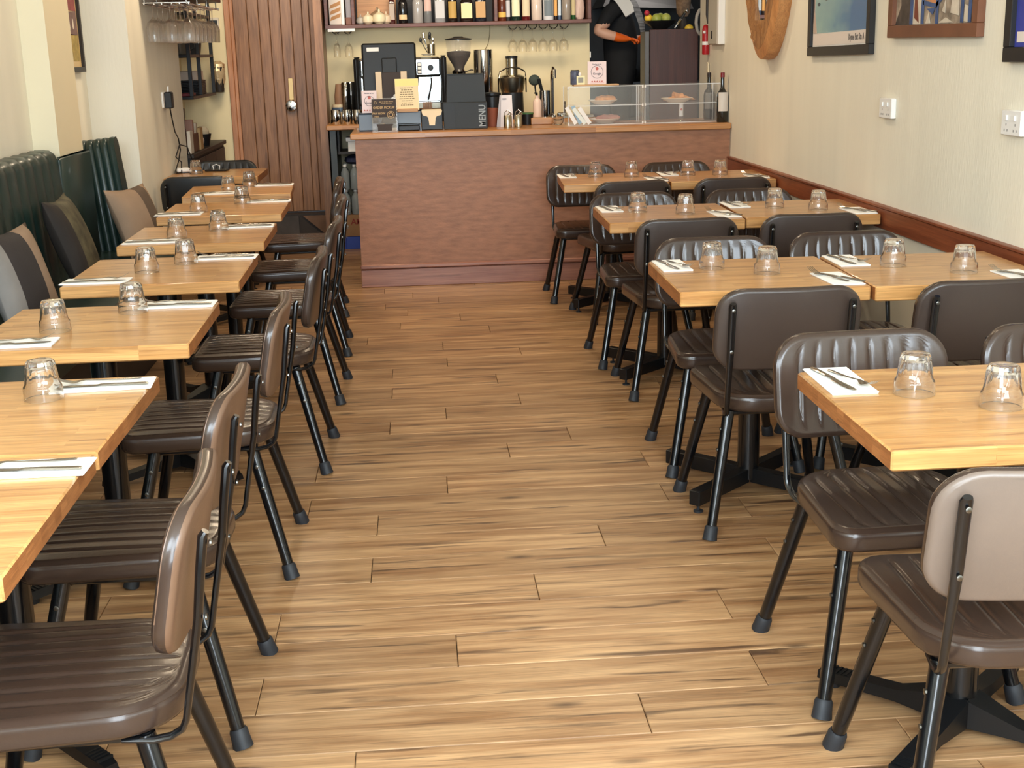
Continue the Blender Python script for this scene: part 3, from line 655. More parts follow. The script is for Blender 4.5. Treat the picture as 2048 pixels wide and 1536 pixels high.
fr = []
for i in range(n):
    a = R[-1][i]; c = R2[1][i]; fr.append((a, c))
rings_ = [[tuple(Vector(a)*(1-t_)+Vector(c)*t_+Vector((.006*math.sin(7*i+k*3), -.009*math.sin(3*i+k*2), .006*math.cos(5*i+k)))) for i, (a, c) in enumerate(fr)] for k, t_ in enumerate((.05, .3, .55, .8))]
obj('carved_face', B().rings([R[-1]]+rings_+R2[1:], cap0=False, cap1=False), M_root, mr)
obj('mirror_glass', B().rings([[(x*1.02, -.064, z*1.02) for x, z in inn], [(x*1.02, -.071, z*1.02) for x, z in inn]]), mat('mirror_glass', (235, 235, 235), .02, 1), mr)
# sockets on the right wall
def socket(y, z, w, label, g=None):
    t = thing('wall_socket', label, 'socket', (XR, y, z), 0, None, (0, 0, -PI/2))
    obj('face_plate', B().box(-w/2, w/2, -.022, 0, -.043, .043, .003), M_white, t)
    for s in ((-1, 1) if w > .1 else (0,)):
        obj('switch', B().box(s*.03-.006, s*.03+.006, -.028, -.022, .008, .026, .001), M_white, t)
        for dx, dz in ((0, -.006), (-.011, -.026), (.011, -.026)): obj('pin_hole', B().box(s*.034+dx-.003, s*.034+dx+.003, -.0226, -.0219, dz-.004, dz+.004), mat('grey_slot', (150, 146, 142), .6), t)
socket(5.51, 1.203, .146, 'white double wall socket below the brown framed painting')
socket(4.31, 1.200, .146, 'white double wall socket at the right picture edge')

# ------------------------------------------------------------------ things on the bar counter (top at z = 1.0)
T = 1.0005
def part_box(t, name, b, m, **k): return obj(name, b, m, t, **k)
pos = thing('till_screen', 'black back of a tilted till screen standing on the bar counter', 'till', (-.15, 8.78, T))
scr = B().box(-.18, .18, -.018, .018, -.19, .19, .012).xf(Matrix.Translation((0, 0, .37)) @ Matrix.Rotation(math.radians(-8), 4, 'X'))
obj('screen_back', scr, M_black, pos)
obj('back_cover', B().box(-.05, .05, -.035, -.017, -.10, .10, .006).xf(Matrix.Translation((0, 0, .36)) @ Matrix.Rotation(math.radians(-8), 4, 'X')), mat('black_plastic_soft', (34, 36, 38), .45), pos)
obj('neck', B().box(-.05, .05, -.03, .03, .02, .30, .008), M_black, pos)
obj('foot', B().box(-.10, .10, -.09, .09, 0, .022, .006), M_black, pos)
lb = obj('sticker', B().box(-.145, -.065, -.0205, -.0175, .135, .16).xf(Matrix.Translation((0, 0, .37)) @ Matrix.Rotation(math.radians(-8), 4, 'X')), M_white, pos); lb['label'] = 'white sticker'
ms = thing('leaflet_stand', 'dark brown leaflet stand between two pale wooden uprights before the till screen', 'stand', (-.138, 8.63, T))
M_pale = mat('pale_wood', (228, 204, 172), .5, var=.05, stretch=(1, 1, .2)); M_choc = mat('chocolate_card', (62, 50, 44), .6)
for s, x in ((-1, -.083), (1, .082)): obj('upright', B().box(x-.02, x+.02, -.012, .012, 0, .375, .002), M_pale, ms)
obj('panel', B().box(-.062, .062, -.006, .006, .06, .37, .002), M_choc, ms)
lg = [(-.03, .20), (.03, .20), (.024, .212), (.014, .214), (.012, .226), (0, .232), (-.012, .226), (-.014, .214), (-.024, .212)]
obj('emblem', B().poly([(x+.022, z) for x, z in lg], -.0072, -.006, 'y'), M_white, ms)
obj('foot', B().box(-.10, .10, -.05, .05, 0, .012, .002), M_pale, ms)
def print_lines(parent, m, w, z0, z1, n, y, x=0, h=.004):
    b = B(); rnd = random.Random(n)
    for i in range(n):
        z = z1+(z0-z1)*i/max(1, n-1); l = w*rnd.uniform(.65, 1); xx = x-l/2
        while xx < x+l/2-.004:
            q = rnd.uniform(.006, .016); b.box(xx, min(xx+q, x+l/2), y-.0006, y, z-h/2, z+h/2); xx += q+.004
    o = obj('print', b, m, parent); o['kind'] = 'stuff'; return o
M_ink = mat('grey_ink', (96, 92, 100), .7); M_inkp = mat('red_ink', (196, 108, 100), .7); M_inkb = mat('brown_ink', (128, 98, 66), .7); M_pink = mat('pink_card', (240, 222, 224), .6)
def ring(parent, m, r, w, y, z, x=0):
    n = 32; R = [[(x+rr*math.cos(2*PI*i/n), yy, z+rr*math.sin(2*PI*i/n)) for i in range(n)] for rr, yy in ((r, y), (r, y-.0008), (r-w, y-.0008), (r-w, y))]
    return obj('ring', B().rings(R+[R[0]], False, False), m, parent)
def review_card(x, y, z, w, h, label, rz=0):
    t = thing('review_card', label, 'card', (x, y, z), rz)
    obj('card', B().box(-w/2, w/2, -.004, .004, 0, h, .0015), M_pink, t)
    text('Review us on', h*.075, M_ink, t, (0, -.0046, h*.88))
    ring(t, M_ink, w*.33, .0025, -.004, h*.54)
    text('Google', h*.13, M_ink, t, (0, -.0046, h*.46))
    obj('mark', B().poly([(-.008, h*.62), (.006, h*.62), (.012, h*.68), (.004, h*.76), (-.010, h*.74)], -.0046, -.004, 'y'), M_inkp, t)
    for i in range(5):
        pts = [((.0075 if q % 2 == 0 else .0032)*math.sin(PI*q/5)+(i-2)*.0165, (.0075 if q % 2 == 0 else .0032)*math.cos(PI*q/5)+h*.125) for q in range(10)]
        obj('star', B().poly(pts, -.0046, -.004, 'y'), M_inkp, t)
    obj('rule', B().box(-w*.38, w*.38, -.0046, -.004, h*.055, h*.062), M_inkp, t)
    return t
bx1 = thing('card_terminal_box', 'blue grey box left of the brown order sign on the bar counter', 'box', (-.300, 8.56, T))
obj('body', B().box(-.062, .075, -.055, .055, .004, .112, .006), mat('blue_grey_plastic', (112, 126, 142), .4), bx1); obj('lid', B().box(-.064, .077, -.057, .057, .112, .118, .002), M_black, bx1); obj('base', B().box(-.06, .07, -.053, .053, 0, .004), M_black, bx1)
review_card(-.285, 8.52, T+.118, .098, .142, 'pink review card with a ring standing on the blue grey box')
od = thing('order_sign', 'dark brown order pickup sign in a clear holder at the front of the counter', 'sign', (-.190, 8.42, T))
obj('card', B().box(-.078, .078, -.002, .002, .055, .208), M_choc, od)
obj('holder', B().box(-.082, .082, -.0055, -.0035, 0, .095, .001).box(-.082, .082, .0035, .0055, 0, .215, .001).box(-.082, .082, -.0055, .06, 0, .003), M_acryl, od)
obj('pocket', B().poly([(-.045, .008), (.045, .008), (.045, .035), (.052, .04), (.052, .05), (-.052, .05), (-.052, .04), (-.045, .035)], -.0085, -.006, 'y'), M_choc, od)
M_gold = mat('gold_ink', (206, 172, 122), .6)
text('ORDER PICKUP', .0215, M_gold, od, (-.002, -.0026, .153), sx=.93); text('PAY NOW', .0175, M_gold, od, (-.035, -.0026, .117)); text('HERE', .012, M_gold, od, (-.05, -.0026, .098))
print_lines(od, M_gold, .09, .178, .190, 2, -.002, .015, .003); ring(od, M_gold, .024, .003, -.006, .108, .042); ring(od, M_gold, .015, .004, -.006, .108, .042); ring(od, M_gold, .009, .002, -.002, .185, -.055)
nt = thing('notice_stand', 'cream notice with rows of print on a wooden foot, on the second blue grey box', 'notice', (-.040, 8.53, T+.117))
obj('sheet', B().box(-.076, .076, -.003, .003, .012, .212, .001), mat('cream_paper', (250, 230, 186), .7), nt); obj('yellow_band', B().box(-.074, .074, -.0036, -.003, .165, .210), mat('yellow_paper', (252, 240, 160), .7), nt)
obj('foot', B().box(-.068, .068, -.03, .03, 0, .022, .003), mat('light_brown_wood', (196, 152, 110), .5), nt); print_lines(nt, M_inkb, .105, .045, .155, 9, -.003)
bx2 = thing('receipt_printer', 'blue grey receipt printer with a black slot under the cream notice', 'printer', (-.036, 8.55, T))
obj('body', B().rings([[(x, -.055, 0), (x, -.06, .06), (x, -.045, .115), (x, .06, .117), (x, .06, 0)] for x in (-.078, .078)]), MATS['blue_grey_plastic'], bx2)
obj('slot', B().box(-.068, .070, -.073, -.05, .0, .035, .005), M_black, bx2); obj('slot_lip', B().box(-.072, .074, -.068, -.05, .035, .047, .004), mat('black_gloss', (14, 16, 18), .2), bx2)
nk = thing('napkin_dispenser', 'black napkin dispenser with a T of pale napkins', 'dispenser', (.116, 8.53, T))
obj('body', B().box(-.07, .07, -.045, .06, 0, .125, .004), M_black, nk)
Tt = [(-.066, .118), (-.06, .096), (-.032, .088), (-.024, .078), (-.018, .03), (.018, .03), (.024, .078), (.032, .088), (.06, .096), (.066, .118), (.066, .124), (-.066, .124)]
obj('napkins', B().poly(Tt, -.049, -.044, 'y').box(-.064, .064, -.044, .05, .1245, .130), mat('pale_napkin', (246, 226, 192), .8), nk)
st_ = thing('stirrer_bundle', 'bundle of brown wooden stirrers behind the pale napkins', 'stirrers', (.092, 8.66, T)); st_b = B()
for i in range(9):
    x = -.03+.0075*i; obj('stirrer', B().tube([(x*.5, (i % 3)*.008-.01, 0), (x, (i % 3)*.008-.008, .172+.004*(i % 2))], .003, 6), mat('brown_stick', (160, 112, 76), .6), st_)
mu = thing('menu_box', 'black menu box with white letters reading menu, at the front of the counter', 'box', (.336, 8.56, T))
M_mb = mat('black_box', (46, 50, 53), .55)
obj('body', B().box(-.142, .142, -.08, .08, 0, .170, .003), M_mb, mu); obj('side_edge', B().box(-.142, -.070, -.0825, -.08, .004, .168), mat('black_box_edge', (38, 41, 44), .5), mu)
text('MENU', .062, mat('grey_letter', (158, 166, 170), .6), mu, (.110, -.081, .083), (PI/2, -PI/2, 0), sx=.82)
mu2 = thing('card_box', 'plain black box standing on the menu box', 'box', (.345, 8.60, T+.1705)); obj('body', B().rings([[(-.128, -.06, 0), (.128, -.06, 0), (.128, .07, 0), (-.128, .07, 0)], [(-.118, -.045, .175), (.118, -.045, .175), (.118, .06, .175), (-.118, .06, .175)]]), M_mb, mu2); obj('lid_edge', B().box(-.120, .120, -.047, .062, .172, .180, .002), M_mb, mu2)
tr_ = thing('terracotta_tub', 'terracotta tub right of the menu box', 'tub', (.522, 8.69, T)); obj('tub', B().lathe([(.034, 0), (.038, .12), (.034, .122), (.031, .01)], 18, cap1=True), mat('terracotta', (150, 82, 58), .7), tr_)
bk = thing('black_canister', 'squat black canister behind the terracotta tub', 'canister', (.532, 8.83, T)); obj('body', B().lathe([(.06, 0), (.06, .19), (.052, .20)], 20), M_black, bk); obj('lid', B().lathe([(.062, .20), (.062, .215), (.01, .222)], 20), M_black, bk)
tg = thing('tent_card', 'white folded tent card with a short black line behind the sugar shakers', 'card', (.60, 8.62, T)); obj('card', B().rings([[(-.055, 0, 0), (-.030, -.03, 0), (.055, -.03, 0), (.055, .0, 0)], [(-.03, 0, .205), (-.02, -.008, .205), (.05, -.008, .205), (.05, .0, .205)]]), mat('white_card', (236, 228, 230), .6), tg); obj('print', B().box(-.014, .014, -.0012, .0, 0, .006).xf(Matrix.Translation((.0, -.0125, .178)) @ Matrix.Rotation(math.radians(-6), 4, 'X')), M_ink, tg)
def shaker(x, y, label):
    t = thing('sugar_shaker', label, 'shaker', (x, y, T), 0, 'sugar shakers on the counter'); obj('body', B().lathe([(.026, 0), (.0265, .004), (.0265, .078), (.024, .082)], 20), M_brush, t)
    obj('handle', B().tube([(-.02, 0, .08), (-.018, 0, .10), (0, 0, .114), (.018, 0, .10), (.02, 0, .08)], .003, 8), M_chrome, t); obj('spout', B().tube([(0, 0, .08), (.012, -.005, .10), (.03, -.01, .085)], [.006, .005, .003], 8), M_chrome, t); return t
shaker(.609, 8.47, 'left steel sugar shaker before the tent card'); shaker(.679, 8.47, 'right steel sugar shaker before the tent card')
tb = thing('green_lid_tub', 'small black tub with a green lid', 'tub', (.765, 8.80, T)); obj('tub', B().lathe([(.036, 0), (.042, .07)], 18), M_black, tb); obj('lid', B().lathe([(.044, .07), (.044, .079), (.02, .081)], 18), mat('green_plastic', (70, 112, 62), .5), tb)
tag(obj('wooden_block', B().box(-.075, .075, -.05, .05, 0, .046, .003), M_top, None, (.862, 8.80, T)), 'flat wooden block left of the small glass bowl', 'block')
tag(link('glass_bowl', raw_mesh('glass_bowl', B().lathe([(.022, 0), (.036, .018), (.042, .048), (.040, .048), (.034, .02), (.02, .004)], 24), M_glass), None, (.958, 8.64, T)), 'small clear glass bowl left of the pastry case', 'bowl')
# pastry cases
def case(x0, x1, label):
    t = thing('pastry_case', label, 'display case', ((x0+x1)/2, 8.64, T), 0, 'acrylic pastry cases'); w = (x1-x0)/2; e = .004; d = .125; H = .245
    obj('front_pane', B().box(-w, w, -d, -d+e, 0, H), M_acryl, t); obj('end_pane', B().box(-w, -w+e, -d+e, d, 0, H), M_acryl, t); obj('end_pane', B().box(w-e, w, -d+e, d, 0, H), M_acryl, t)
    obj('top_pane', B().box(-w, w, -d, d, H, H+e), M_acryl, t); obj('shelf_pane', B().box(-w+e, w-e, -d+e, d, .122, .122+e), M_acryl, t); obj('floor_pane', B().box(-w+e, w-e, -d+e, d, .0, e), M_acryl, t)
    for x in (-w, w-.004):
        for y in (-d-.0008, d-.003): obj('edge_highlight', B().box(x-.001, x+.005, y, y+.0008, 0, H), M_edge, t)
    for z in (.0, .122, H): obj('edge_highlight', B().box(-w, w, -d-.0012, -d-.0004, z-.001, z+.0045), M_edge, t)  # pale strips stand in for highlights on the pane edges
    for x in (-w, w):
        for z in (.008, .122, H-.004): obj('hinge', B().lathe([(.006, -.008), (.006, .008)], 10, (x*.985, -d-.004, z)), M_white, t)
    return t
case(1.01, 1.512, 'clear acrylic pastry case with a rolled pastry, left of the pair'); case(1.520, 2.035, 'clear acrylic pastry case with a flaky pastry on a pedestal, right of the pair')
def plate(x, z, r, label):
    return tag(obj('plate', B().lathe([(r*.55, 0), (r*.6, .004), (r, .028), (r*.98, .030), (r*.6, .009), (.001, .007)], 28, cap1=False), M_cer, None, (x, 8.645, z)), label, 'plate', 'white plates in the pastry cases')
plate(1.262, T+.1265, .098, 'white plate on the upper shelf of the left pastry case'); plate(1.275, T+.0045, .10, 'white plate on the floor of the left pastry case'); plate(1.762, T+.1265, .108, 'white plate on the upper shelf of the right pastry case')
M_past = mat('golden_pastry', (216, 150, 92), .6, var=.22, vscale=28, bump=.4, bscale=70); M_meat = mat('pink_pastry', (190, 132, 118), .6, var=.2, vscale=25)
def roll(x, z, l, r, m, label, nm):
    b = B(); R = []
    for k in range(13):
        u = k/12*2-1; q = r*(1-abs(u)**3.2)**.5*(1+.10*math.sin(k*1.9)) if abs(u) < .999 else .004
        R.append([(u*l, q*1.25*math.cos(2*PI*i/12), r*.95+q*.95*math.sin(2*PI*i/12)) for i in range(12)])
    return tag(obj(nm, b.rings(R), m, None, (x, 8.64, z), (0, 0, .1)), label, 'pastry')
roll(1.278, T+.1365, .072, .026, M_past, 'golden rolled pastry on the upper left plate', 'pastry_roll'); roll(1.295, T+.0145, .085, .024, M_meat, 'pink brown filled roll on the lower left plate', 'filled_roll')
def flaky():
    t = thing('flaky_pastry', 'golden folded pastry with pointed ends on the upper right plate', 'pastry', (1.768, 8.64, T+.137))
    for s, l, h, dx in ((1, .15, .056, .02), (-1, .13, .046, -.02)):
        R = [[(dx+s*(l*u-.05), .06*(1-u)*math.cos(2*PI*i/10), .004+max(.003, (h*(1-u)**.8))*(.5+.5*math.sin(2*PI*i/10))) for i in range(10)] for u in (0, .15, .35, .6, .85, .99)]
        obj('fold', B().rings(R), M_past, t)
flaky()
pd = thing('pedestal_glass', 'small printed stand holding up the right hand plate', 'stand', (1.79, 8.64, T+.0045)); obj('sleeve', B().lathe([(.016, .03), (.016, .117)], 14), M_white, pd); obj('foot', B().lathe([(.024, 0), (.022, .006), (.008, .03)], 14), M_acryl, pd); obj('red_mark', B().poly(blob(0, .075, .007, .008), -.0172, -.0155, 'y'), M_inkp, pd)
lf = thing('leaflets', 'fan of white and blue leaflets leaning at the left end of the pastry case', 'leaflets', (1.09, 8.485, T))
for i, (a, m) in enumerate(((30, M_white), (24, mat('blue_leaflet', (150, 180, 200), .5)), (38, mat('pale_leaflet', (226, 232, 226), .5)), (34, M_white))):
    obj('leaflet', B().box(-.013, .013, -.002, .0, 0, .125).xf(Matrix.Translation((-.03+.03*i, -.004*i, .012)) @ Matrix.Rotation(math.radians(-a), 4, 'Y')), m, lf)
tag(obj('wooden_tile', B().box(-.15, .15, -.05, .05, 0, .010, .002), mat('tile_wood', (206, 166, 122), .5), None, (1.21, 8.62, T+.2495)), 'thin wooden tile on top of the left pastry case', 'board')
review_card(1.216, 8.59, T+.2600, .125, .146, 'pink review card standing on the pastry case')
jr = thing('blue_grey_jar', 'small dark blue patterned tin on the pastry case', 'tin', (1.075, 8.635, T+.2600)); obj('tin', B().lathe([(.03, 0), (.031, .004), (.031, .082), (.026, .088)], 18), mat('blue_pattern', (88, 94, 116), .4, var=.5, vscale=30), jr); obj('lid', B().lathe([(.027, .088), (.027, .094)], 18), M_black, jr)
yc = thing('yellow_card', 'small pale yellow card with a grey centre in front of the tin', 'card', (1.108, 8.595, T+.2600)); obj('card', B().box(-.027, .027, -.002, .002, 0, .056), mat('yellow_card', (244, 240, 196), .6), yc); obj('grey_panel', B().box(-.017, .017, -.0026, -.002, .012, .046), mat('grey_print', (150, 148, 140), .6), yc); obj('heart_clip', B().sphere((-.005, 0, .066), .010, .004, .012), M_white, yc)
def bottle(x, y, z, r, h, col, lab=None, label='', neck=.33, cap=(30, 28, 28), lz=(.18, .62), sq=False, group='bottles on the bar shelf', alpha=None, band=None, name='bottle'):
    t = thing(name, label, 'bottle', (x, y, z), 0, group); s = 1-neck
    key = 'bottle_%d_%d_%d' % col
    m = mat(key, col, .08, trans=0, coat=.5) if not alpha else mat(key+'c', col, .04, trans=.85, ior=1.4)
    prof = [(r*.92, 0), (r, .006), (r, h*s*.82), (r*.86, h*s*.93), (r*.42, h*s*1.05), (r*.34, h*s*1.12), (r*.33, h*.92)]
    seg = 4 if sq else 18
    md = (lambda k, a: (1.28 if k < 4 else 1)) if sq else None
    b = B().lathe(prof, 20, mod=(lambda k, a: 1/max(abs(math.cos(a)), abs(math.sin(a)))**.85 if k < 4 else 1) if sq else None)
    obj('body', b, m, t, angle=40)
    obj('cap', B().lathe([(r*.38, h*.91), (r*.38, h), (r*.3, h*1.005)], 14), mat('cap_%d_%d_%d' % cap, cap, .4), t)
    if lab:
        lm = mat('label_%d_%d_%d' % lab, lab, .6)
        if sq: obj('label', B().box(-r*.85, r*.85, -r*1.03, -r*1.0, h*s*lz[0], h*s*lz[1]), lm, t)
        else: obj('label', B().rings([[((r+.0008)*math.sin(a), -(r+.0008)*math.cos(a), h*s*q) for q in lz] for a in [-.95+1.9*i/10 for i in range(11)]], False, False, closed=False), lm, t)
    if band:
        bm = mat('label_%d_%d_%d' % band, band, .5)
        obj('neck_label', B().lathe([(r*.88, h*s*.70), (r*1.012, h*s*.70), (r*1.012, h*s*.78), (r*.88, h*s*.78)], 18), bm, t)
    return t
bottle(2.018, 8.42, T, .037, .315, (24, 26, 22), (214, 206, 196), 'dark wine bottle with red capsule and pale label at the counter end', .36, (120, 28, 34), (.35, .95), group='wine bottles at the counter end', name='wine_bottle')
bottle(2.018, 8.81, T, .036, .31, (20, 22, 20), (120, 114, 106), 'dark wine bottle behind the one with the pale label', .36, (40, 30, 30), (.35, .9), group='wine bottles at the counter end', name='wine_bottle')

# ------------------------------------------------------------------ back counter (top at z = .975)
K = .9755
em = thing('espresso_machine', 'chrome espresso machine with black edges behind the till screen', 'coffee machine', (-.09, 10.28, K))
M_mirror = mat('machine_chrome', (225, 228, 228), .16, 1)
obj('base', B().box(-.33, .33, -.24, .26, .03, .14, .01), M_black, em); obj('drip_tray', B().box(-.30, .30, -.27, -.10, .10, .15, .005), M_brush, em)
for x in (-.28, .28):
    for y in (-.18, .2): obj('foot', B().lathe([(.02, 0), (.024, .03)], 12, (x, y, 0)), M_black, em)
obj('back_body', B().box(-.32, .32, .02, .26, .14, .36, .01), M_mirror, em)
obj('head_panel', B().box(-.315, .315, -.20, .24, .335, .485, .02), M_mirror, em)
for s in (-1, 1): obj('side_cheek', B().box(s*.335-.02, s*.335+.02, -.22, .26, .05, .495, .018), M_black, em)
for z in (.365, .392, .419): obj('button', B().box(.135, .16, -.208, -.2, z, z+.021, .002), M_white, em)
obj('button_panel', B().box(.13, .165, -.203, -.198, .358, .448), M_black, em)
obj('gauge', B().lathe([(.022, 0), (.024, .008)], 18).xf(Matrix.Translation((.232, -.2, .405)) @ Matrix.Rotation(PI/2, 4, 'X')), M_black, em)
for x in (-.12, .10): 
    g = obj('group_head', B().lathe([(.035, .27), (.04, .335)], 18, (x, -.13, 0)), M_chrome, em); obj('portafilter_handle', B().tube([(x, -.15, .275), (x, -.30, .255)], [.012, .016], 10), M_black, g)
obj('steam_wand', B().tube([(.235, -.21, .33), (.235, -.23, .29), (.225, -.235, .24), (.205, -.24, .165)], .006, 8), M_black, em)
cp = thing('spoon_cup', 'steel cup of dark spoons on top of the espresso machine', 'cup', (.155, 10.25, K+.496)); obj('cup', B().lathe([(.03, 0), (.032, .085), (.029, .085), (.027, .006)], 18), M_brush, cp)
for i in range(6):
    a = i*1.05; dx, dy = .045*math.cos(a)-.03, .02*math.sin(a); h = .105+.02*(i % 3)
    obj('spoon', B().tube([(dx*.3, dy*.3, .01), (dx*.7, dy, h*.6), (dx, dy, h)], .003, 6).sphere((dx*1.05, dy, h+.012), .012, .006, .02, 10, 6), M_black if i % 2 else M_chrome, cp)
tag(obj('saucer', B().lathe([(.03, 0), (.05, .012), (.048, .014), (.001, .006)], 20), M_cer, None, (.12, 10.13, K+.4965)), 'small saucer beside the spoon cup on the machine', 'saucer')
gr = thing('coffee_grinder', 'coffee grinder with a clear funnel half full of dark beans', 'grinder', (.365, 10.20, K))
obj('body', B().box(-.085, .085, -.09, .12, 0, .30, .02).box(-.065, .065, -.07, .09, .30, .345, .015), M_black, gr); obj('collar', B().lathe([(.05, .345), (.055, .37), (.04, .385)], 18), M_chrome, gr); obj('lever', B().tube([(.04, -.03, .365), (.09, -.05, .38), (.11, -.05, .378)], .004, 8), M_black, gr)
obj('hopper', B().lathe([(.035, .38), (.045, .41), (.085, .475), (.093, .50), (.098, .605), (.096, .605), (.09, .50), (.082, .477), (.042, .412), (.032, .38)], 24, cap0=False, cap1=False), clear('amber_clear_plastic', 0, .86, .06), gr)
obj('beans', B().lathe([(.035, .384), (.0445, .413), (.0835, .477), (.0915, .50), (.0925, .518), (.03, .526)], 20), mat('coffee_beans', (44, 28, 20), .6, bump=1, bscale=150), gr); obj('lid', B().lathe([(.103, .605), (.103, .613), (.04, .625), (.035, .632), (.001, .632)], 24), M_black, gr)
cd = thing('cup_dispenser', 'tall shiny steel cylinder between the grinder and the juicer', 'canister', (.555, 10.22, K)); obj('cylinder', B().lathe([(.07, 0), (.075, .01), (.075, .525), (.070, .53), (.066, .525), (.066, .35)], 28), M_chrome, cd); obj('base', B().lathe([(.082, 0), (.082, .02)], 28), M_black, cd)
ju = thing('juicer', 'steel juicer with a tall feed tube and curved locking arm', 'juicer', (.775, 10.20, K))
obj('body', B().lathe([(.085, 0), (.09, .02), (.085, .20)], 24), M_black, ju); obj('bowl', B().lathe([(.085, .20), (.095, .23), (.105, .31), (.09, .325), (.06, .335)], 28), M_brush, ju); obj('feed_tube', B().lathe([(.046, .33), (.046, .455), (.047, .456), (.047, .468), (.0, .47)], 24), M_brush, ju); obj('tube_cap', B().lathe([(.047, .457), (.048, .475), (.03, .478)], 24), M_black, ju)
obj('locking_arm', B().tube([(-.108, -.01, .20), (-.108, -.01, .30), (-.095, -.03, .36), (-.05, -.06, .385), (0, -.07, .39), (.05, -.06, .385), (.095, -.03, .36), (.108, -.01, .30), (.108, -.01, .20)], .006, 8), M_chrome, ju)
sp = thing('soap_bottle', 'pale pink soap bottle by the tap', 'bottle', (.955, 10.05, K)); obj('body', B().lathe([(.032, 0), (.033, .01), (.033, .13), (.02, .15), (.014, .155), (.014, .175)], 18), mat('pink_soap', (226, 198, 182), .35), sp); obj('pump', B().tube([(0, 0, .17), (0, 0, .195), (-.02, -.02, .195)], .006, 8), M_black, sp)
br = thing('dish_brush', 'dark green round dish brush behind the soap bottle', 'brush', (.965, 10.12, K)); obj('handle', B().tube([(0, 0, 0), (-.01, 0, .16), (-.02, 0, .26)], .006, 8), M_black, br); obj('head', B().sphere((-.022, 0, .29), .045, .025, .042), mat('dark_green_brush', (56, 66, 60), .7, bump=1, bscale=200), br)
kh = thing('utensil_holder', 'perforated steel utensil holder with a black handle inside', 'holder', (1.02, 10.10, K)); obj('tube', B().lathe([(.042, 0), (.042, .21), (.038, .21), (.036, .01)], 20), M_chrome, kh); obj('ladle', B().tube([(-.01, 0, .02), (-.02, 0, .2), (-.045, 0, .30)], [.008, .012, .014], 8), M_black, kh)
for i in range(7): obj('hole', B().lathe([(.004, 0), (.004, .002)], 8).xf(Matrix.Translation((-.012, -.0405, .06+.02*i)) @ Matrix.Rotation(PI/2, 4, 'X')), M_black, kh)
tpb = thing('bar_tap', 'tall chrome bar tap with an arched spout', 'tap', (1.09, 10.22, K)); obj('base', B().lathe([(.03, 0), (.028, .015), (.016, .025)], 18), M_chrome, tpb)
obj('spout', B().tube([(0, 0, .01), (0, 0, .28), (.0, -.01, .34), (.005, -.05, .375), (.01, -.09, .36), (.01, -.10, .30)], [.015, .014, .014, .014, .014, .013], 12), M_chrome, tpb)
lv = thing('small_tap', 'short chrome lever valve right of the tall tap', 'tap', (1.165, 10.2, K)); obj('body', B().box(-.04, .035, -.015, .015, 0, .035, .005), M_chrome, lv); obj('lever', B().tube([(.02, 0, .035), (.022, 0, .12)], .006, 8), M_chrome, lv)
tag(obj('sink_tray', B().box(-.12, .12, -.06, .08, 0, .022, .004), M_brush, None, (1.27, 10.06, K)), 'low steel tray at the right end of the back counter', 'tray')
cs = thing('paper_cups', 'upturned stack of brown paper cups at the left end of the back counter', 'cups', (-.575, 10.35, K+.142)); 
for i in range(4): obj('cup', B().lathe([(.044, 0), (.044, .004), (.030, .105), (.028, .106)], 20, (0, 0, .016*i)), mat('brown_paper_cup', (142, 108, 82), .6), cs)
bw = thing('striped_crock', 'cream crock with a blue band under the paper cups', 'crock', (-.575, 10.35, K)); obj('body', B().lathe([(.055, 0), (.066, .02), (.068, .125), (.062, .14)], 24), mat('cream_glaze', (196, 180, 150), .3), bw); obj('blue_band', B().lathe([(.067, .085), (.0692, .086), (.0692, .118), (.067, .119)], 24), mat('blue_glaze', (70, 88, 110), .3), bw)
for i, (x, y) in enumerate(((-.60, 10.06), (-.51, 10.05), (-.432, 10.008))): tag(obj('milk_jug', B().lathe([(.040, 0), (.043, .006), (.04, .085), (.036, .11), (.034, .11), (.037, .085), (.038, .01)], 22), M_chrome, None, (x, y, K)), ('left', 'middle', 'right')[i]+' of three small chrome jugs at the left end of the back counter', 'jug', 'chrome jugs')
for i, (x, y) in enumerate(((-.522, 10.26), (-.486, 10.32))): tag(obj('tumbler_stack', B().lathe([(.03, 0), (.036, .19), (.038, .20), (.038, .215), (.034, .30), (.03, .31)], 20), M_chrome, None, (x, y, K)), ('front', 'rear')[i]+' tall steel shaker left of the espresso machine', 'shaker', 'steel shakers')

# ------------------------------------------------------------------ bottle shelf above the back counter
bs = thing('bottle_shelf', 'red brown bottle shelf unit on the bar wall', 'shelf', (.36, 10.6, 1.69))
obj('shelf_board', B().box(-1.02, 1.065, -.25, .0, -.0, .028, .002), M_shelf, bs); obj('top_board', B().box(-1.02, 1.065, -.25, .0, .43, .455, .002), M_shelf, bs)
for x in (-1.02, -.812, .30, 1.038): obj('divider', B().box(x, x+.026, -.25, 0, .028, .43, .002), M_shelf, bs)
obj('back_board', B().box(-1.02, 1.065, -.012, 0, .028, .43), M_dark, bs)
obj('white_strip', B().box(-1.0, -.79, -.245, -.225, -.022, 0), M_white, bs)
Z = 1.7185
def jar(x, y, h, r, col, label, cat='jar', nm='jar'):
    t = thing(nm, label, cat, (x, y, Z)); obj('body', B().lathe([(r*.95, 0), (r, .006), (r, h*.85), (r*.8, h*.93)], 18), mat('jar_%d' % col[0], col, .3), t); obj('lid', B().lathe([(r*.85, h*.92), (r*.85, h), (r*.6, h*1.01)], 18), M_black, t); return t
pk = thing('snack_packet', 'pale packet printed with brown biscuits at the left end of the bottle shelf', 'packet', (-.580, 10.43, Z)); obj('packet', B().box(-.045, .05, -.03, .03, 0, .20, .004), mat('packet_pale', (212, 200, 190), .5), pk); obj('side_flap', B().box(.05, .072, -.032, .02, 0, .21, .002), M_white, pk)
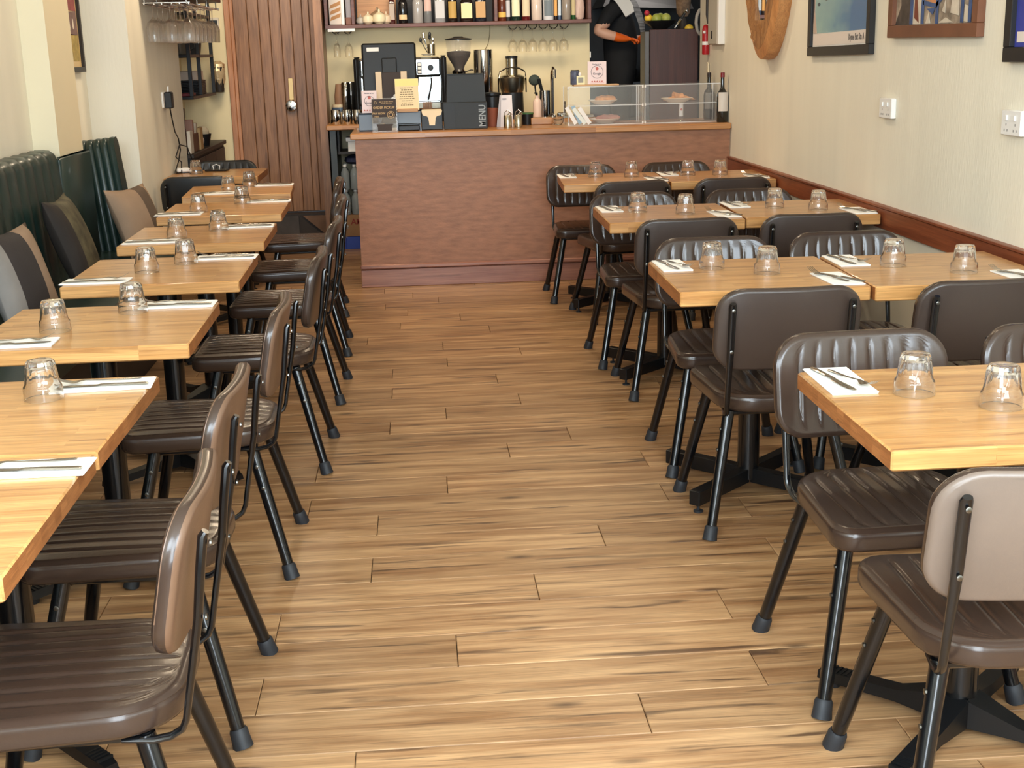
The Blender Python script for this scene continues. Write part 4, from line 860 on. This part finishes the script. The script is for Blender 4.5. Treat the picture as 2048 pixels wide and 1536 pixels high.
for i in range(3): obj('biscuit', B().poly([(-.04+.0*i, .03+.045*i), (.04, .06+.045*i), (.045, .09+.045*i), (-.03, .06+.045*i)], -.0325, -.03, 'y'), mat('biscuit_brown', (176, 128, 80), .6), pk)
jar(-.530, 10.45, .20, .030, (66, 58, 48), 'dark jar beside the snack packet'); 
bxs = thing('small_brown_box', 'little brown box in front of a grey sheet at the end of the left cubby', 'box', (-.480, 10.40, Z)); obj('box', B().box(-.018, .024, -.02, .02, 0, .055, .002), mat('box_brown', (120, 78, 62), .5), bxs); obj('grey_sheet', B().box(-.016, .022, .03, .034, 0, .22), mat('grey_sheet', (150, 146, 152), .5), bxs)
tag(obj('wooden_board', B().box(-.16, .15, -.01, .01, 0, .30, .004), M_tan, None, (-.255, 10.535, Z), (math.radians(-4), 0, 0)), 'tan wooden board behind the garlic shaped pots', 'board')
for i, (x, y, r, c) in enumerate(((-.325, 10.42, .044, (232, 218, 188)), (-.238, 10.40, .052, (236, 224, 190)), (-.255, 10.49, .060, (150, 126, 98)), (-.185, 10.44, .044, (222, 200, 172)), (-.385, 10.46, .036, (196, 188, 176)))):
    t = thing('garlic_pot', ('second from left of the pale garlic shaped pots', 'largest and frontmost pale garlic shaped pot', 'brown garlic shaped pot behind the pale ones', 'right hand pale garlic shaped pot', 'small grey garlic shaped pot at the left')[i], 'pot', (x, y, Z), 0, 'garlic shaped pots')
    obj('body', B().lathe([(r*.5, 0), (r*.9, r*.35), (r, r*.85), (r*.85, r*1.35), (r*.4, r*1.65), (r*.15, r*1.75)], 18, mod=lambda k, a: 1+.03*math.cos(a*8)), mat('pot_%d' % c[0], c, .35), t); obj('tip', B().lathe([(r*.18, r*1.7), (r*.16, r*2.1), (r*.06, r*2.2)], 10), mat('pot_%d' % c[0], c, .35), t)
LB = [(-.138, .024, .27, (72, 30, 28), (186, 170, 158), 1, 'red brown squared bottle with slanting pale stripes'), (-.052, .036, .26, (22, 20, 22), (236, 206, 160), 0, 'black bottle with a low cream label'), (.065, .042, .27, (170, 166, 164), None, 0, 'clear grey decorated bottle'),
      (.143, .032, .28, (120, 122, 124), (222, 188, 178), 0, 'bottle with a pink upper label'), (.237, .042, .29, (150, 152, 156), (206, 206, 210), 1, 'silver boxed bottle'), (.336, .038, .28, (34, 26, 22), (196, 160, 90), 0, 'dark bottle with gold lettering bands'),
      (.446, .050, .25, (36, 24, 22), (238, 226, 178), 1, 'squat dark square bottle with a cream label'), (.556, .044, .27, (30, 34, 44), (202, 160, 110), 1, 'bottle with a colourful landscape label'), (.726, .034, .27, (96, 44, 26), (226, 184, 92), 0, 'amber bottle with a yellow label'),
      (.774, .020, .28, (40, 44, 48), (206, 204, 208), 0, 'slim bottle with a black and white label'), (.834, .037, .30, (24, 48, 40), (236, 236, 200), 0, 'dark green bottle with a tall cream label'), (.915, .034, .29, (92, 22, 26), (222, 206, 176), 0, 'dark red bottle with a cream label'),
      (1.000, .042, .28, (222, 204, 190), None, 0, 'pink white frosted bottle'), (1.093, .042, .27, (226, 228, 232), (120, 132, 140), 0, 'white bottle with grey print'), (1.153, .014, .29, (40, 30, 26), (236, 178, 104), 0, 'slim bottle with an orange label'),
      (1.184, .014, .31, (70, 90, 120), (210, 226, 240), 0, 'slim blue white bottle'), (1.236, .035, .28, (158, 146, 134), None, 0, 'grey frosted bottle'), (1.294, .018, .31, (40, 84, 44), (214, 196, 150), 0, 'slim green bottle near the right end of the shelf')]
for x, r, h, c, l, sq, lab in LB:
    bottle(x, 10.43+(.0 if r > .03 else .02), Z, r, h, c, l, lab+' on the bar shelf', .30, (40, 36, 34) if sum(c) < 400 else (200, 196, 190), (.16, .80) if 'upper' not in lab and 'low' not in lab else (.16, .36) if 'low' in lab else (.45, .97), sq=bool(sq))
bg = thing('foil_bag', 'crumpled pale pink bag at the right end of the bottle shelf', 'bag', (1.345, 10.48, Z)); obj('bag', B().lathe([(.025, 0), (.036, .02), (.042, .09), (.038, .16), (.028, .21), (.02, .24)], 14, mod=lambda k, a: 1+.10*math.sin(3*a+k*1.7), sy=.7), mat('pink_bag', (216, 186, 172), .4, bump=1, bscale=40), bg, (.0, 0, 0), angle=25)
# wine glasses hanging upside down under the shelf
def wine_bm(h=.19, r=.036):
    p = [(.001, h), (r*.92, h), (r*.9, h-.003), (.006, h-.010), (.0035, h-.02), (.0035, h-.075), (.008, h-.085), (r*.75, h-.11), (r, h-.140), (r*.88, .0), (r*.85, .0), (r*.96, h-.141), (r*.72, h-.112), (.001, h-.092)]
    return B().lathe(p, 20, cap0=False, cap1=False)
ME_wine = raw_mesh('wine_glass', wine_bm(), M_wine); ME_fl = raw_mesh('flute', wine_bm(.20, .028), M_wine); ME_winel = raw_mesh('wine_glass', wine_bm(.225, .047), M_wine); ME_wineb = raw_mesh('wine_glass', wine_bm(.185, .041), M_wine)
def rail(x, y, l, w=.064):
    b = B()
    for s in (-1, 1):
        xx = x+s*w/2
        b.tube([(xx, y-l/2, 1.688), (xx, y-l/2+.005, 1.672), (xx-s*w*.30, y-l/2+.005, 1.653), (xx-s*w*.34, y+l/2, 1.653)], .0035, 6)
    return b
gx = [.805, .883, .962, 1.045, 1.125, 1.21]
for side_, n_, xs_, me_, nm in (('right', 'six', gx, ME_wineb, 'wine_glass'), ('left', 'two', [-.580, -.488], ME_wine, 'wine_glass')):
    hr = thing('glass_rail', f'black wire glass rail under the {side_} end of the bottle shelf', 'rail', (0, 0, 0))
    for x in xs_: obj('wire', rail(x, 10.47, .2), M_steel, hr)
    for i, x in enumerate(xs_):
        tag(link(nm, me_ if not (side_ == 'left' and i == 0) else ME_fl, None, (x, 10.42, 1.655-(.185 if me_ is ME_wineb else .19)+.011)), (ORD[i] if side_ == 'right' else ('first', 'second')[i])+f' from left of the {n_} glasses hanging below the {side_} shelf end', 'glass', 'hanging bar glasses')
tag(obj('wall_cable', B().tube([(.64, 10.612, 1.69), (.635, 10.612, 1.62), (.62, 10.612, 1.55), (.585, 10.612, 1.49), (.575, 10.612, 1.46)], .003, 6), mat('tan_cable', (150, 132, 92), .5)), 'thin tan cable down the bar wall', 'cable')

# ------------------------------------------------------------------ under the left end of the bar
cr_ = thing('blue_crate', 'blue plastic crate on the floor left of the bar counter', 'crate', (-.485, 10.27, 0))
M_blue = mat('blue_plastic', (36, 62, 150), .4)
for q in ((-.11, -.09, -.15, .15), (.09, .11, -.15, .15), (-.09, .09, -.15, -.135), (-.09, .09, .135, .15)): obj('side', B().box(*q, 0, .10, .002), M_blue, cr_)
obj('floor_panel', B().box(-.09, .09, -.135, .135, .005, .012), M_blue, cr_)
cb = thing('cardboard_box', 'brown cardboard box with red letters on the blue crate', 'box', (-.485, 10.27, .1005)); obj('carton', B().box(-.112, .112, -.155, .155, 0, .168, .002), mat('cardboard', (138, 104, 72), .8, var=.1), cb); obj('tape', B().box(-.1125, .1125, -.02, .02, .1682, .1688), mat('tape_tan', (170, 140, 96), .4), cb)
text('AMA', .062, mat('carton_red', (120, 40, 36), .7), cb, (.02, -.1556, .115))
M_pet = mat('wrapped_plastic', (176, 184, 186), .08, trans=.6, ior=1.3)
def water_bm(): return B().lathe([(.030, 0), (.034, .008), (.033, .05), (.034, .055), (.034, .12), (.030, .14), (.013, .17), (.013, .185)], 14)
ME_wat = mesh('body', water_bm(), M_pet); ME_wcap = mesh('cap', B().lathe([(.015, .180), (.015, .195)], 12), M_white)
for lv_ in range(2):
    for i in range(3):
        for j in range(2):
            t = thing('water_bottle', f'clear water bottle, {("left", "middle", "right")[i]} of the {("front", "rear")[j]} row in the {("lower", "upper")[lv_]} layer left of the bar', 'bottle', (-.56+.073*i, 10.17+.075*j, .2695+.196*lv_), 0, 'stacked water bottles')
            link('body', ME_wat, t); link('cap', ME_wcap, t)
tag(obj('blue_cloth', B().lathe([(.06, 0), (.09, .02), (.08, .05), (.03, .07)], 14, mod=lambda k, a: 1+.15*math.sin(3*a+k)), mat('navy_cloth', (28, 34, 62), .8), None, (-.48, 10.22, .6625)), 'dark navy cloth on the water bottles', 'cloth')
ps = thing('paper_shelf', 'small black shelf under the back worktop holding white papers', 'shelf', (-.485, 10.25, .745)); obj('board', B().box(-.115, .112, -.15, .2, 0, .02), M_dark, ps); obj('side', B().box(-.115, -.10, -.13, .2, .02, .187), M_dark, ps)
tag(obj('paper_stack', B().box(-.05, .07, -.08, .08, 0, .075, .001).box(-.05, .07, -.085, .08, -.0, .012), M_white, None, (-.47, 10.18, .7655)), 'white paper block with grey print on the small black shelf', 'paper')
tag(obj('paper_stack', B().box(-.05, .05, -.08, .08, 0, .03, .001), M_white, None, (-.485, 10.185, .8412)), 'second white paper block on top of the printed one', 'paper')

# ------------------------------------------------------------------ right end of the bar and the kitchen
ru = thing('dark_red_unit', 'tall dark red brown panelled unit at the right end of the bar', 'cabinet', (1.895, 9.60, 0))
obj('panel', B().box(-.185, .165, -.24, -.215, .02, 1.612, .003), M_panelz, ru); obj('carcass', B().box(-.18, .16, -.214, -.02, 0, 1.605), M_dark, ru); obj('steel_edge', B().box(-.222, -.188, -.235, -.05, 0, 1.60, .003), mat('dull_steel', (96, 94, 92), .4, .6), ru)
h = obj('handle', B().tube([(.175, -.25, 1.57), (.15, -.27, 1.60), (.14, -.28, 1.65), (.145, -.28, 1.70), (.165, -.27, 1.735), (.18, -.25, 1.74)], .012, 10), mat('grey_handle', (170, 164, 156), .35), ru); h['label'] = 'curved grey handle'
fb = thing('fruit_bowl', 'dark metal bowl of green and yellow fruit on the dark red unit', 'bowl', (1.82, 9.56, 1.613)); obj('bowl', B().lathe([(.05, 0), (.055, .006), (.115, .05), (.122, .062), (.118, .062), (.108, .05), (.05, .01)], 24), mat('dark_bowl', (58, 56, 56), .3, .7), fb)
for i, (x, y, z, r, c) in enumerate(((-.03, -.03, .075, .038, (150, 160, 70)), (.04, -.02, .078, .036, (168, 172, 84)), (.01, .04, .08, .038, (140, 152, 64)), (-.085, .0, .082, .030, (226, 188, 60)), (-.10, -.02, .118, .020, (170, 40, 60)))):
    f = obj('fruit', B().sphere((x, y, z), r), mat('fruit_%d' % c[0], c, .4), fb)
tag(obj('half_lemon', B().lathe([(.032, 0), (.03, .014), (.018, .026), (.003, .031)], 16), mat('fruit_226', (226, 188, 60), .4), None, (2.005, 9.42, 1.6125)), 'half lemon at the right front of the dark red unit', 'lemon')
pl = thing('chrome_pourer', 'slanting chrome and black rod leaning on the dark red unit', 'rod', (1.90, 9.42, 1.613)); obj('rod', B().tube([(0, 0, .006), (.05, 0, .075)], .007, 10), M_chrome, pl); obj('grip', B().tube([(.045, .0, .068), (.075, 0, .11)], .010, 10), M_black, pl); obj('tip', B().sphere((.085, 0, .125), .014), M_chrome, pl)
pp = thing('hanging_straw_pot', 'brown woven pot cut by the top of the picture above the dark red unit', 'pot', (2.0, 9.6, 1.70)); obj('pot', B().lathe([(.03, .0), (.048, .03), (.055, .12), (.05, .16)], 18, mod=lambda k, a: 1+.03*math.cos(12*a)), mat('woven_brown', (116, 92, 70), .8, var=.4, vscale=40), pp); obj('foot', B().lathe([(.05, -.087), (.04, -.07), (.02, 0)], 14), M_dark, pp)
eb = thing('fuse_box', 'tall pale grey meter box on the right wall, cut by the top of the picture', 'box', (XR, 8.74, 1.495)); obj('case', B().box(-.035, 0, -.14, .16, 0, .62, .006), mat('meter_grey', (196, 190, 176), .45), eb); obj('cover_edge', B().box(-.045, -.0, -.19, -.14, -.0, .62, .003), M_white, eb); obj('dark_window', B().box(-.0365, -.035, .02, .06, .04, .09), M_dark, eb); obj('conduit', B().tube([(-.03, .20, .62), (-.03, .20, .2), (-.02, .195, .14)], .012, 8), M_dark, eb)
fe = thing('red_alarm', 'red fire alarm canister with a white label on the right wall', 'alarm', (XR-.026, 9.0, 1.43)); obj('body', B().lathe([(.022, 0), (.025, .01), (.025, .17), (.02, .19), (.01, .20)], 18), mat('signal_red', (172, 26, 34), .35), fe); obj('label', B().lathe([(.0255, .065), (.0255, .088)], 18, cap0=False, cap1=False), M_white, fe); obj('gauge', B().sphere((-.015, -.02, .15), .010), M_white, fe)
wp = thing('peeling_paper', 'torn strip of cream paper hanging by the end of the right wall', 'paper', (XR-.002, 9.0, 1.30)); obj('strip', B().poly([(-.02, .07), (.0, .08), (.01, .02), (.004, -.05), (-.012, -.02), (-.025, .0)], -.012, -.004, 'x'), mat('torn_paper', (236, 222, 190), .8), wp)
ks = thing('kitchen_shelf', 'dim steel kitchen unit with dark pans behind the cook', 'unit', (1.95, 12.1, .301))
obj('worktop', B().box(-.5, .8, -.25, .25, .85, .89, .004), mat('dim_steel', (92, 94, 96), .35, .7), ks); obj('body', B().box(-.48, .78, -.22, .24, 0, .85), M_black, ks)
for i in range(4): obj('pan_edge', B().lathe([(.07, .89), (.08, 1.0), (.075, 1.0), (.065, .90)], 18, (-.35+.2*i, -.05, 0)), MATS['dim_steel'], ks)
hd = thing('extractor_hood', 'grey steel extractor hood at the top of the kitchen', 'hood', (2.0, 11.9, 1.95)); obj('hood', B().rings([[(-.25, -.25, 0), (.45, -.25, .0), (.45, .4, 0), (-.25, .4, 0)], [(-.3, -.3, -.10), (.5, -.35, -.14), (.5, .4, -.1), (-.3, .4, -.1)]]).box(-.25, .45, -.2, .4, 0, .5), mat('hood_grey', (84, 82, 82), .4, .5), hd)
kb = thing('knife_rack', 'two pale knives on the dark kitchen wall left of the cook', 'rack', (1.402, 11.35, 1.30)); obj('bar', B().box(.0, .02, -.25, .3, .0, .03), M_black, kb); obj('blade', B().box(.021, .024, -.2, .02, .005, .022), M_white, kb); obj('blade', B().box(.021, .024, .06, .25, .005, .022), M_white, kb)
ka = thing('white_switch', 'white switch on the kitchen side wall at the end of the bar wall', 'switch', (1.445, 10.70, 1.42)); obj('plate', B().box(0, .012, -.07, .03, 0, .05, .002), M_white, ka)

# ------------------------------------------------------------------ the cook (head above the picture edge)
def skin_mesh(name, V, E, R, mats, pick, sub=2):
    me = bpy.data.meshes.new('tmp'); me.from_pydata(V, E, []); o = bpy.data.objects.new('tmp', me); C.objects.link(o)
    md = o.modifiers.new('s', 'SKIN'); md.use_smooth_shade = True
    for i, r in enumerate(R):
        me.skin_vertices[0].data[i].radius = (r, r) if not isinstance(r, tuple) else r
    me.skin_vertices[0].data[0].use_root = True
    sb = o.modifiers.new('d', 'SUBSURF'); sb.levels = sub; sb.render_levels = sub
    dg = bpy.context.evaluated_depsgraph_get(); out = bpy.data.meshes.new_from_object(o.evaluated_get(dg))
    bpy.data.objects.remove(o); out.name = name; out.materials.clear()
    for m in mats: out.materials.append(m)
    for p in out.polygons: p.material_index = pick(p.center); p.use_smooth = True
    return out
pe = thing('person', 'cook in black short sleeved clothes with an orange glove, standing in the kitchen doorway', 'person', (1.745, 10.95, .301), math.radians(-14))
V = [(0, 0, .98), (.01, 0, 1.14), (0, 0, 1.30), (-.015, 0, 1.44), (-.01, 0, 1.56), (.0, 0, 1.63), (.02, 0, 1.72), (.025, 0, 1.80),
     (-.02, -.10, 1.515), (-.05, -.20, 1.49), (-.12, -.275, 1.37), (-.165, -.30, 1.325), (-.06, -.30, 1.295), (.02, -.27, 1.272), (.075, -.245, 1.262),
     (-.02, .10, 1.515), (-.02, .20, 1.49), (.0, .27, 1.34), (.02, .28, 1.26), (.11, .20, 1.25), (.20, .10, 1.26), (.25, .05, 1.262),
     (.0, -.095, .90), (.02, -.10, .50), (.0, -.105, .10), (.09, -.115, .045), (.0, .095, .90), (.0, .10, .50), (-.04, .105, .10), (.06, .115, .045)]
E_ = [(0, 1), (1, 2), (2, 3), (3, 4), (4, 5), (5, 6), (6, 7), (3, 8), (8, 9), (9, 10), (10, 11), (11, 12), (12, 13), (13, 14), (3, 15), (15, 16), (16, 17), (17, 18), (18, 19), (19, 20), (20, 21),
      (0, 22), (22, 23), (23, 24), (24, 25), (0, 26), (26, 27), (27, 28), (28, 29)]
R_ = [.165, .158, .160, .155, .075, .058, .085, .080, .085, .072, .056, .050, .043, .040, .050, .085, .072, .056, .050, .043, .035, .040, .105, .075, .055, .042, .105, .075, .055, .042]
def finger(base, hand, dirs, l):
    for k, (dx, dy, dz) in enumerate(dirs):
        i = len(V); p = Vector(base)+Vector((dx, dy, dz))*.35; V.append(tuple(p)); E_.append((hand, i)); R_.append(.012)
        for q, (f, dr) in enumerate(((.5, 0), (.85, -.012), (1.0, -.03))):
            V.append(tuple(Vector(base)+Vector((dx, dy, dz))*f*(l[k]/.07)+Vector((0, 0, dr)))); E_.append((len(V)-2, len(V)-1)); R_.append((.0105, .0098, .0088)[q])
finger((.085, -.24, 1.258), 14, [(.075, -.03, .006), (.085, -.012, .0), (.083, .006, -.008), (.07, .024, -.014), (.03, .045, .02)], [.074, .080, .075, .062, .055])
finger((.255, .045, 1.258), 21, [(.05, -.06, .006), (.062, -.05, .0), (.066, -.034, -.008), (.06, -.018, -.014), (.0, -.05, .02)], [.074, .080, .075, .062, .055])
M_cloth = mat('black_cloth', (20, 21, 24), .85, var=.15, vscale=10); M_skin = mat('skin', (206, 160, 136), .5); M_glove = mat('orange_glove', (226, 98, 24), .35, bump=.4, bscale=60)
def pick(c):
    if c.z > 1.60 and abs(c.y) < .12: return 1
    if c.z < .075: return 0
    for w_, el in (((.02, -.27, 1.272), (-.165, -.30, 1.325)), ((.20, .10, 1.26), (.02, .28, 1.26))):
        d = Vector(w_)-Vector(el); tt = (c-Vector(el)).dot(d)/d.length_squared; q = (c-(Vector(el)+d*max(0, min(tt, 1.7)))).length
        if q < .085 and c.z < 1.385:
            if tt > .80: return 2
            if tt > -.35: return 1
    return 0
link('body', skin_mesh('body', V, E_, R_, [M_cloth, M_skin, M_glove], pick), pe)
hr_ = obj('hair', B().sphere((.0, 0, 1.845), .112, .098, .095, 18, 10), mat('dark_hair', (38, 28, 24), .6), pe)
for s in (-1, 1):
    obj('ear', B().sphere((.015, s*.083, 1.77), .02, .008, .03, 10, 7), M_skin, pe); obj('eye', B().sphere((.098, s*.032, 1.785), .010), M_white, pe)
obj('nose', B().sphere((.112, 0, 1.755), .016, .012, .024, 10, 7), M_skin, pe); obj('mouth', B().sphere((.098, 0, 1.712), .008, .022, .006, 10, 6), mat('lips', (160, 90, 84), .5), pe)
M_tow = mat('white_towel', (222, 220, 214), .9, bump=.6, bscale=60); M_stripe = mat('striped_scarf', (140, 138, 138), .85, var=.75, vscale=6, stretch=(1, 1, 12))
def sheetmesh(pts, w, th):
    R = []
    for (p, wd) in pts:
        p = Vector(p); wv = Vector(wd)
        R.append([tuple(p-wv), tuple(p+wv), tuple(p+wv+Vector((0, -th, th*.3))), tuple(p-wv+Vector((0, -th, th*.3)))])
    return B().rings(R)
obj('shoulder_towel', sheetmesh([((-.10, -.10, 1.60), (.04, .02, 0)), ((-.03, -.135, 1.615), (.045, .0, .01)), ((.04, -.165, 1.56), (.05, 0, .015)), ((.08, -.175, 1.50), (.045, 0, .02)), ((.10, -.18, 1.45), (.035, 0, .02))], 0, .02), M_tow, pe, angle=70)
obj('striped_scarf', sheetmesh([((.06, -.10, 1.63), (.03, .01, 0)), ((.12, -.12, 1.55), (.03, .02, 0)), ((.165, -.12, 1.46), (.028, .02, 0)), ((.19, -.11, 1.38), (.025, .02, 0)), ((.20, -.10, 1.30), (.016, .012, 0))], 0, .02), M_stripe, pe, angle=70)

# ------------------------------------------------------------------ alcove and far left
ds = thing('dresser', 'dark dresser along the alcove wall left of the door', 'dresser', (-1.75, 10.18, 0))
obj('top', B().box(-.165, .175, -.83, .80, .80, .832, .004), M_dark, ds); obj('body', B().box(-.165, .155, -.80, .77, .08, .80), mat('dresser_black', (40, 38, 37), .55), ds)
for y in (-.78, -.27, .24):
    d = obj('door', B().box(.155, .168, y, y+.49, .10, .78, .004), mat('dresser_door', (62, 52, 46), .5, var=.2), ds); obj('knob', B().sphere((.176, y+.44, .5), .012), M_bolt, d)
for x in (-.14, .13):
    for y in (-.77, .74): obj('leg', B().box(x-.02, x+.02, y-.02, y+.02, 0, .08), M_dark, ds)
DZ = .8325
ob = thing('condiment_box', 'brown wooden box of bags and dark bottles on the near end of the dresser', 'box', (-1.70, 9.62, DZ)); obj('crate', B().box(-.10, .10, -.14, .14, 0, .13, .003), mat('crate_brown', (110, 76, 58), .6, var=.2), ob)
for i, (x, y, h, c) in enumerate(((-.05, -.08, .12, (40, 34, 34)), (.02, -.06, .16, (56, 44, 40)), (.06, .0, .10, (150, 112, 96)), (-.02, .06, .18, (34, 30, 30)), (.05, .09, .08, (196, 182, 160)))): obj('packet', B().box(x-.03, x+.03, y-.025, y+.025, .13, .13+h, .004).xf(Matrix.Rotation(.05*(i-2), 4, 'Y')), mat('packet_%d' % c[0], c, .5), ob)
wr = thing('paper_roll', 'white paper roll lying on the dresser', 'roll', (-1.66, 10.0, DZ)); obj('roll', B().lathe([(.05, -.07), (.05, .07)], 18).xf(Matrix.Translation((0, 0, .05)) @ Matrix.Rotation(PI/2, 4, 'X')), M_white, wr); obj('core', B().lathe([(.016, -.071), (.016, .071)], 12).xf(Matrix.Translation((0, 0, .05)) @ Matrix.Rotation(PI/2, 4, 'X')), MATS['cardboard'], wr)
bb = thing('small_basket', 'little black basket with a pale bag at the middle of the dresser', 'basket', (-1.655, 10.28, DZ)); obj('basket', B().lathe([(.05, 0), (.07, .09), (.065, .09), (.046, .006)], 16), M_black, bb); obj('bag', B().sphere((0, 0, .10), .055, .055, .05, 12, 8), mat('pale_bag', (190, 176, 150), .6, bump=1, bscale=60), bb)
for i, (y, c, l_) in enumerate(((9.42, (210, 200, 184), 'white edged book standing at the near end of the dresser'), (9.86, (186, 152, 104), 'tan leaning card in front of the wooden box'))): tag(obj('standing_book', B().box(-.012, .012, -.06, .06, 0, .16, .002), mat('book_%d' % c[0], c, .6), None, (-1.605, y, DZ)), l_, 'book')
ws = thing('black_wall_shelf', 'black open wall shelf crowded with dark things in the alcove', 'shelf', (-1.92, 10.3, 1.20))
for z in (0, .30, .60): obj('board', B().box(0, .31, -.56, .57, z, z+.022, .002), M_black, ws)
for y in (-.55, -.12, .55): obj('upright', B().box(.285, .312, y-.012, y+.012, .022, .95, .002), M_black, ws); obj('upright', B().box(0, .025, y-.012, y+.012, .022, .95, .002), M_black, ws)
for i in range(9): tag(obj('black_tray', B().box(-.10, .10, -.19, .19, 0, .011, .002), M_black, None, (-1.75, 10.45, 1.2225+.0118*i)), f'black tray, {(ORD+["eighth", "ninth"])[i] if i else "first"} from the bottom of the stack on the alcove shelf', 'tray', 'black tray stack')
tag(obj('white_carton', B().box(-.09, .09, -.14, .14, 0, .07, .003), mat('carton_white', (206, 188, 172), .6), None, (-1.745, 10.43, 1.2225+.0118*9+.0005)), 'white carton on the stack of black trays', 'carton')
tag(obj('small_red_tray', B().box(-.06, .06, -.1, .1, 0, .02, .002), mat('dark_red_plastic', (116, 36, 44), .4), None, (-1.70, 9.95, 1.2225)), 'dark red tray on the lowest board of the alcove shelf', 'tray')
jg = thing('steel_jug', 'shiny steel jug on the middle board of the alcove shelf', 'jug', (-1.72, 10.12, 1.5225)); obj('body', B().lathe([(.05, 0), (.055, .02), (.045, .13), (.05, .15), (.046, .15)], 18), M_chrome, jg); obj('handle', B().tube([(.05, 0, .12), (.085, 0, .10), (.085, 0, .05), (.054, 0, .03)], .006, 8), M_black, jg)
bwl = thing('black_bucket', 'black bucket on the middle board of the alcove shelf', 'bucket', (-1.73, 10.52, 1.5225)); obj('body', B().lathe([(.075, 0), (.10, .16), (.096, .16), (.07, .006)], 20), M_black, bwl); obj('rim', B().lathe([(.1, .152), (.104, .156), (.1, .162)], 20), M_dark, bwl)
gj = thing('dusky_jar', 'grey glass jar on the middle board at the near end of the alcove shelf', 'jar', (-1.70, 9.86, 1.5225)); obj('body', B().lathe([(.05, 0), (.055, .01), (.055, .12), (.04, .14)], 18), mat('grey_glass', (110, 104, 92), .1, coat=.5), gj); obj('lid', B().lathe([(.044, .14), (.044, .155)], 18), M_black, gj)
fk = thing('foil_basket', 'dark basket stuffed with crumpled gold and white foil beside the alcove shelf', 'basket', (-1.60, 11.02, 1.22))
obj('basket', B().lathe([(.03, 0), (.035, .02), (.055, .20), (.05, .20), (.03, .02)], 16), M_dark, fk); rnd = random.Random(3)
obj('foil', B().lathe([(.03, .03), (.048, .10), (.058, .17), (.05, .225), (.02, .25)], 18, mod=lambda k, a: 1+.14*math.sin(5*a+k*2)), mat('crumpled_foil', (214, 190, 150), .35, .5, bump=1, bscale=45), fk, angle=15)
obj('bracket', B().box(-.02, .02, .06, .13, .0, .03), M_dark, fk)
th_ = thing('wall_thermostat', 'small white thermostat with a dark window on the alcove back wall', 'thermostat', (-1.635, YB, 1.765)); obj('case', B().box(-.055, .055, -.02, 0, -.055, .055, .004), mat('thermo_white', (214, 206, 190), .5), th_); obj('dark_window', B().box(-.042, .042, -.0215, -.02, -.03, .032), mat('thermo_dark', (44, 52, 58), .3), th_)
# glass rack over the pillar table
gk = thing('hanging_glass_rack', 'chrome and wood rack of wine glasses on the broad left pillar', 'rack', (-1.62, 8.75, 1.80))
obj('board', B().box(0, .30, -.62, .72, .065, .09, .003), M_shelf, gk)
for x in (.03, .09, .135, .195, .24, .30-.005): obj('rail', B().tube([(x, -.62, .012), (x, .62, .012)], .004, 8), M_chrome, gk)
for y in (-.60, -.2, .2, .6):
    obj('hanger', B().tube([(.03, y, .012), (.03, y, .066)], .004, 6), M_chrome, gk); obj('hanger', B().tube([(.28, y, .012), (.28, y, .066)], .004, 6), M_chrome, gk); obj('crossbar', B().tube([(.02, y, .020), (.30, y, .020)], .004, 6), M_chrome, gk)
for i in range(7):
    for j, x in enumerate((-1.56, -1.455, -1.35)):
        tag(link('wine_glass', ME_winel, None, (x, 8.22+.165*i, 1.8162-.225+.002)), f'wine glass in the left hanging rack, {ORD[i]} from us, {("wall", "middle", "outer")[j]} row', 'glass', 'wine glasses in the left rack')
# plug, cable, router, phone on the pillar table
pg = thing('wall_charger', 'black charger in a white socket on the broad pillar', 'charger', (-1.62, 8.64, 1.235)); obj('socket_plate', B().box(0, .012, -.075, .075, -.05, .05, .003), M_white, pg); obj('charger_body', B().box(.012, .06, -.04, .03, -.055, .05, .006), M_black, pg); obj('cord_loop', B().tube([(.035, -.02, .05), (.035, -.015, .08), (.035, .01, .085), (.03, .02, .05)], .005, 6), M_white, pg)
tag(obj('charger_cable', B().tube([(-1.585, 8.645, 1.185), (-1.585, 8.66, 1.15), (-1.59, 8.73, 1.08), (-1.595, 8.80, 1.02), (-1.60, 8.93, .97), (-1.60, 8.97, .89), (-1.60, 8.86, .82), (-1.60, 8.72, .768), (-1.585, 8.66, .757), (-1.56, 8.72, .757), (-1.57, 8.80, .82), (-1.59, 8.72, .86), (-1.59, 8.90, .93), (-1.585, 9.15, .90), (-1.58, 9.28, .80)], .0042, 6), M_black), 'thin black cable looping down the pillar to the white router', 'cable')
ro = thing('white_router', 'small white router lying on the pillar table against the wall', 'router', (-1.565, 8.80, .7505), .3); obj('case', B().box(-.045, .045, -.06, .06, .004, .032, .008), M_white, ro); obj('base', B().box(-.04, .04, -.055, .055, 0, .004), M_black, ro)
ph = thing('phone', 'black phone lying on the pillar table with a pale charging loop', 'phone', (-1.345, 8.845, .7505), 1.35); obj('body', B().box(-.037, .037, -.075, .075, 0, .010, .003), M_black, ph); obj('charging_loop', B().tube([(-.01, .02, .010), (-.01, .025, .035), (-.01, .0, .045), (-.01, -.025, .035), (-.01, -.02, .010)], .003, 6), M_white, ph)
tag(link('tumbler', ME_glass, None, (-1.455, 8.66, .7502)), 'upturned tumbler on the pillar table beside the phone', 'glass', 'upturned tumblers on the tables')
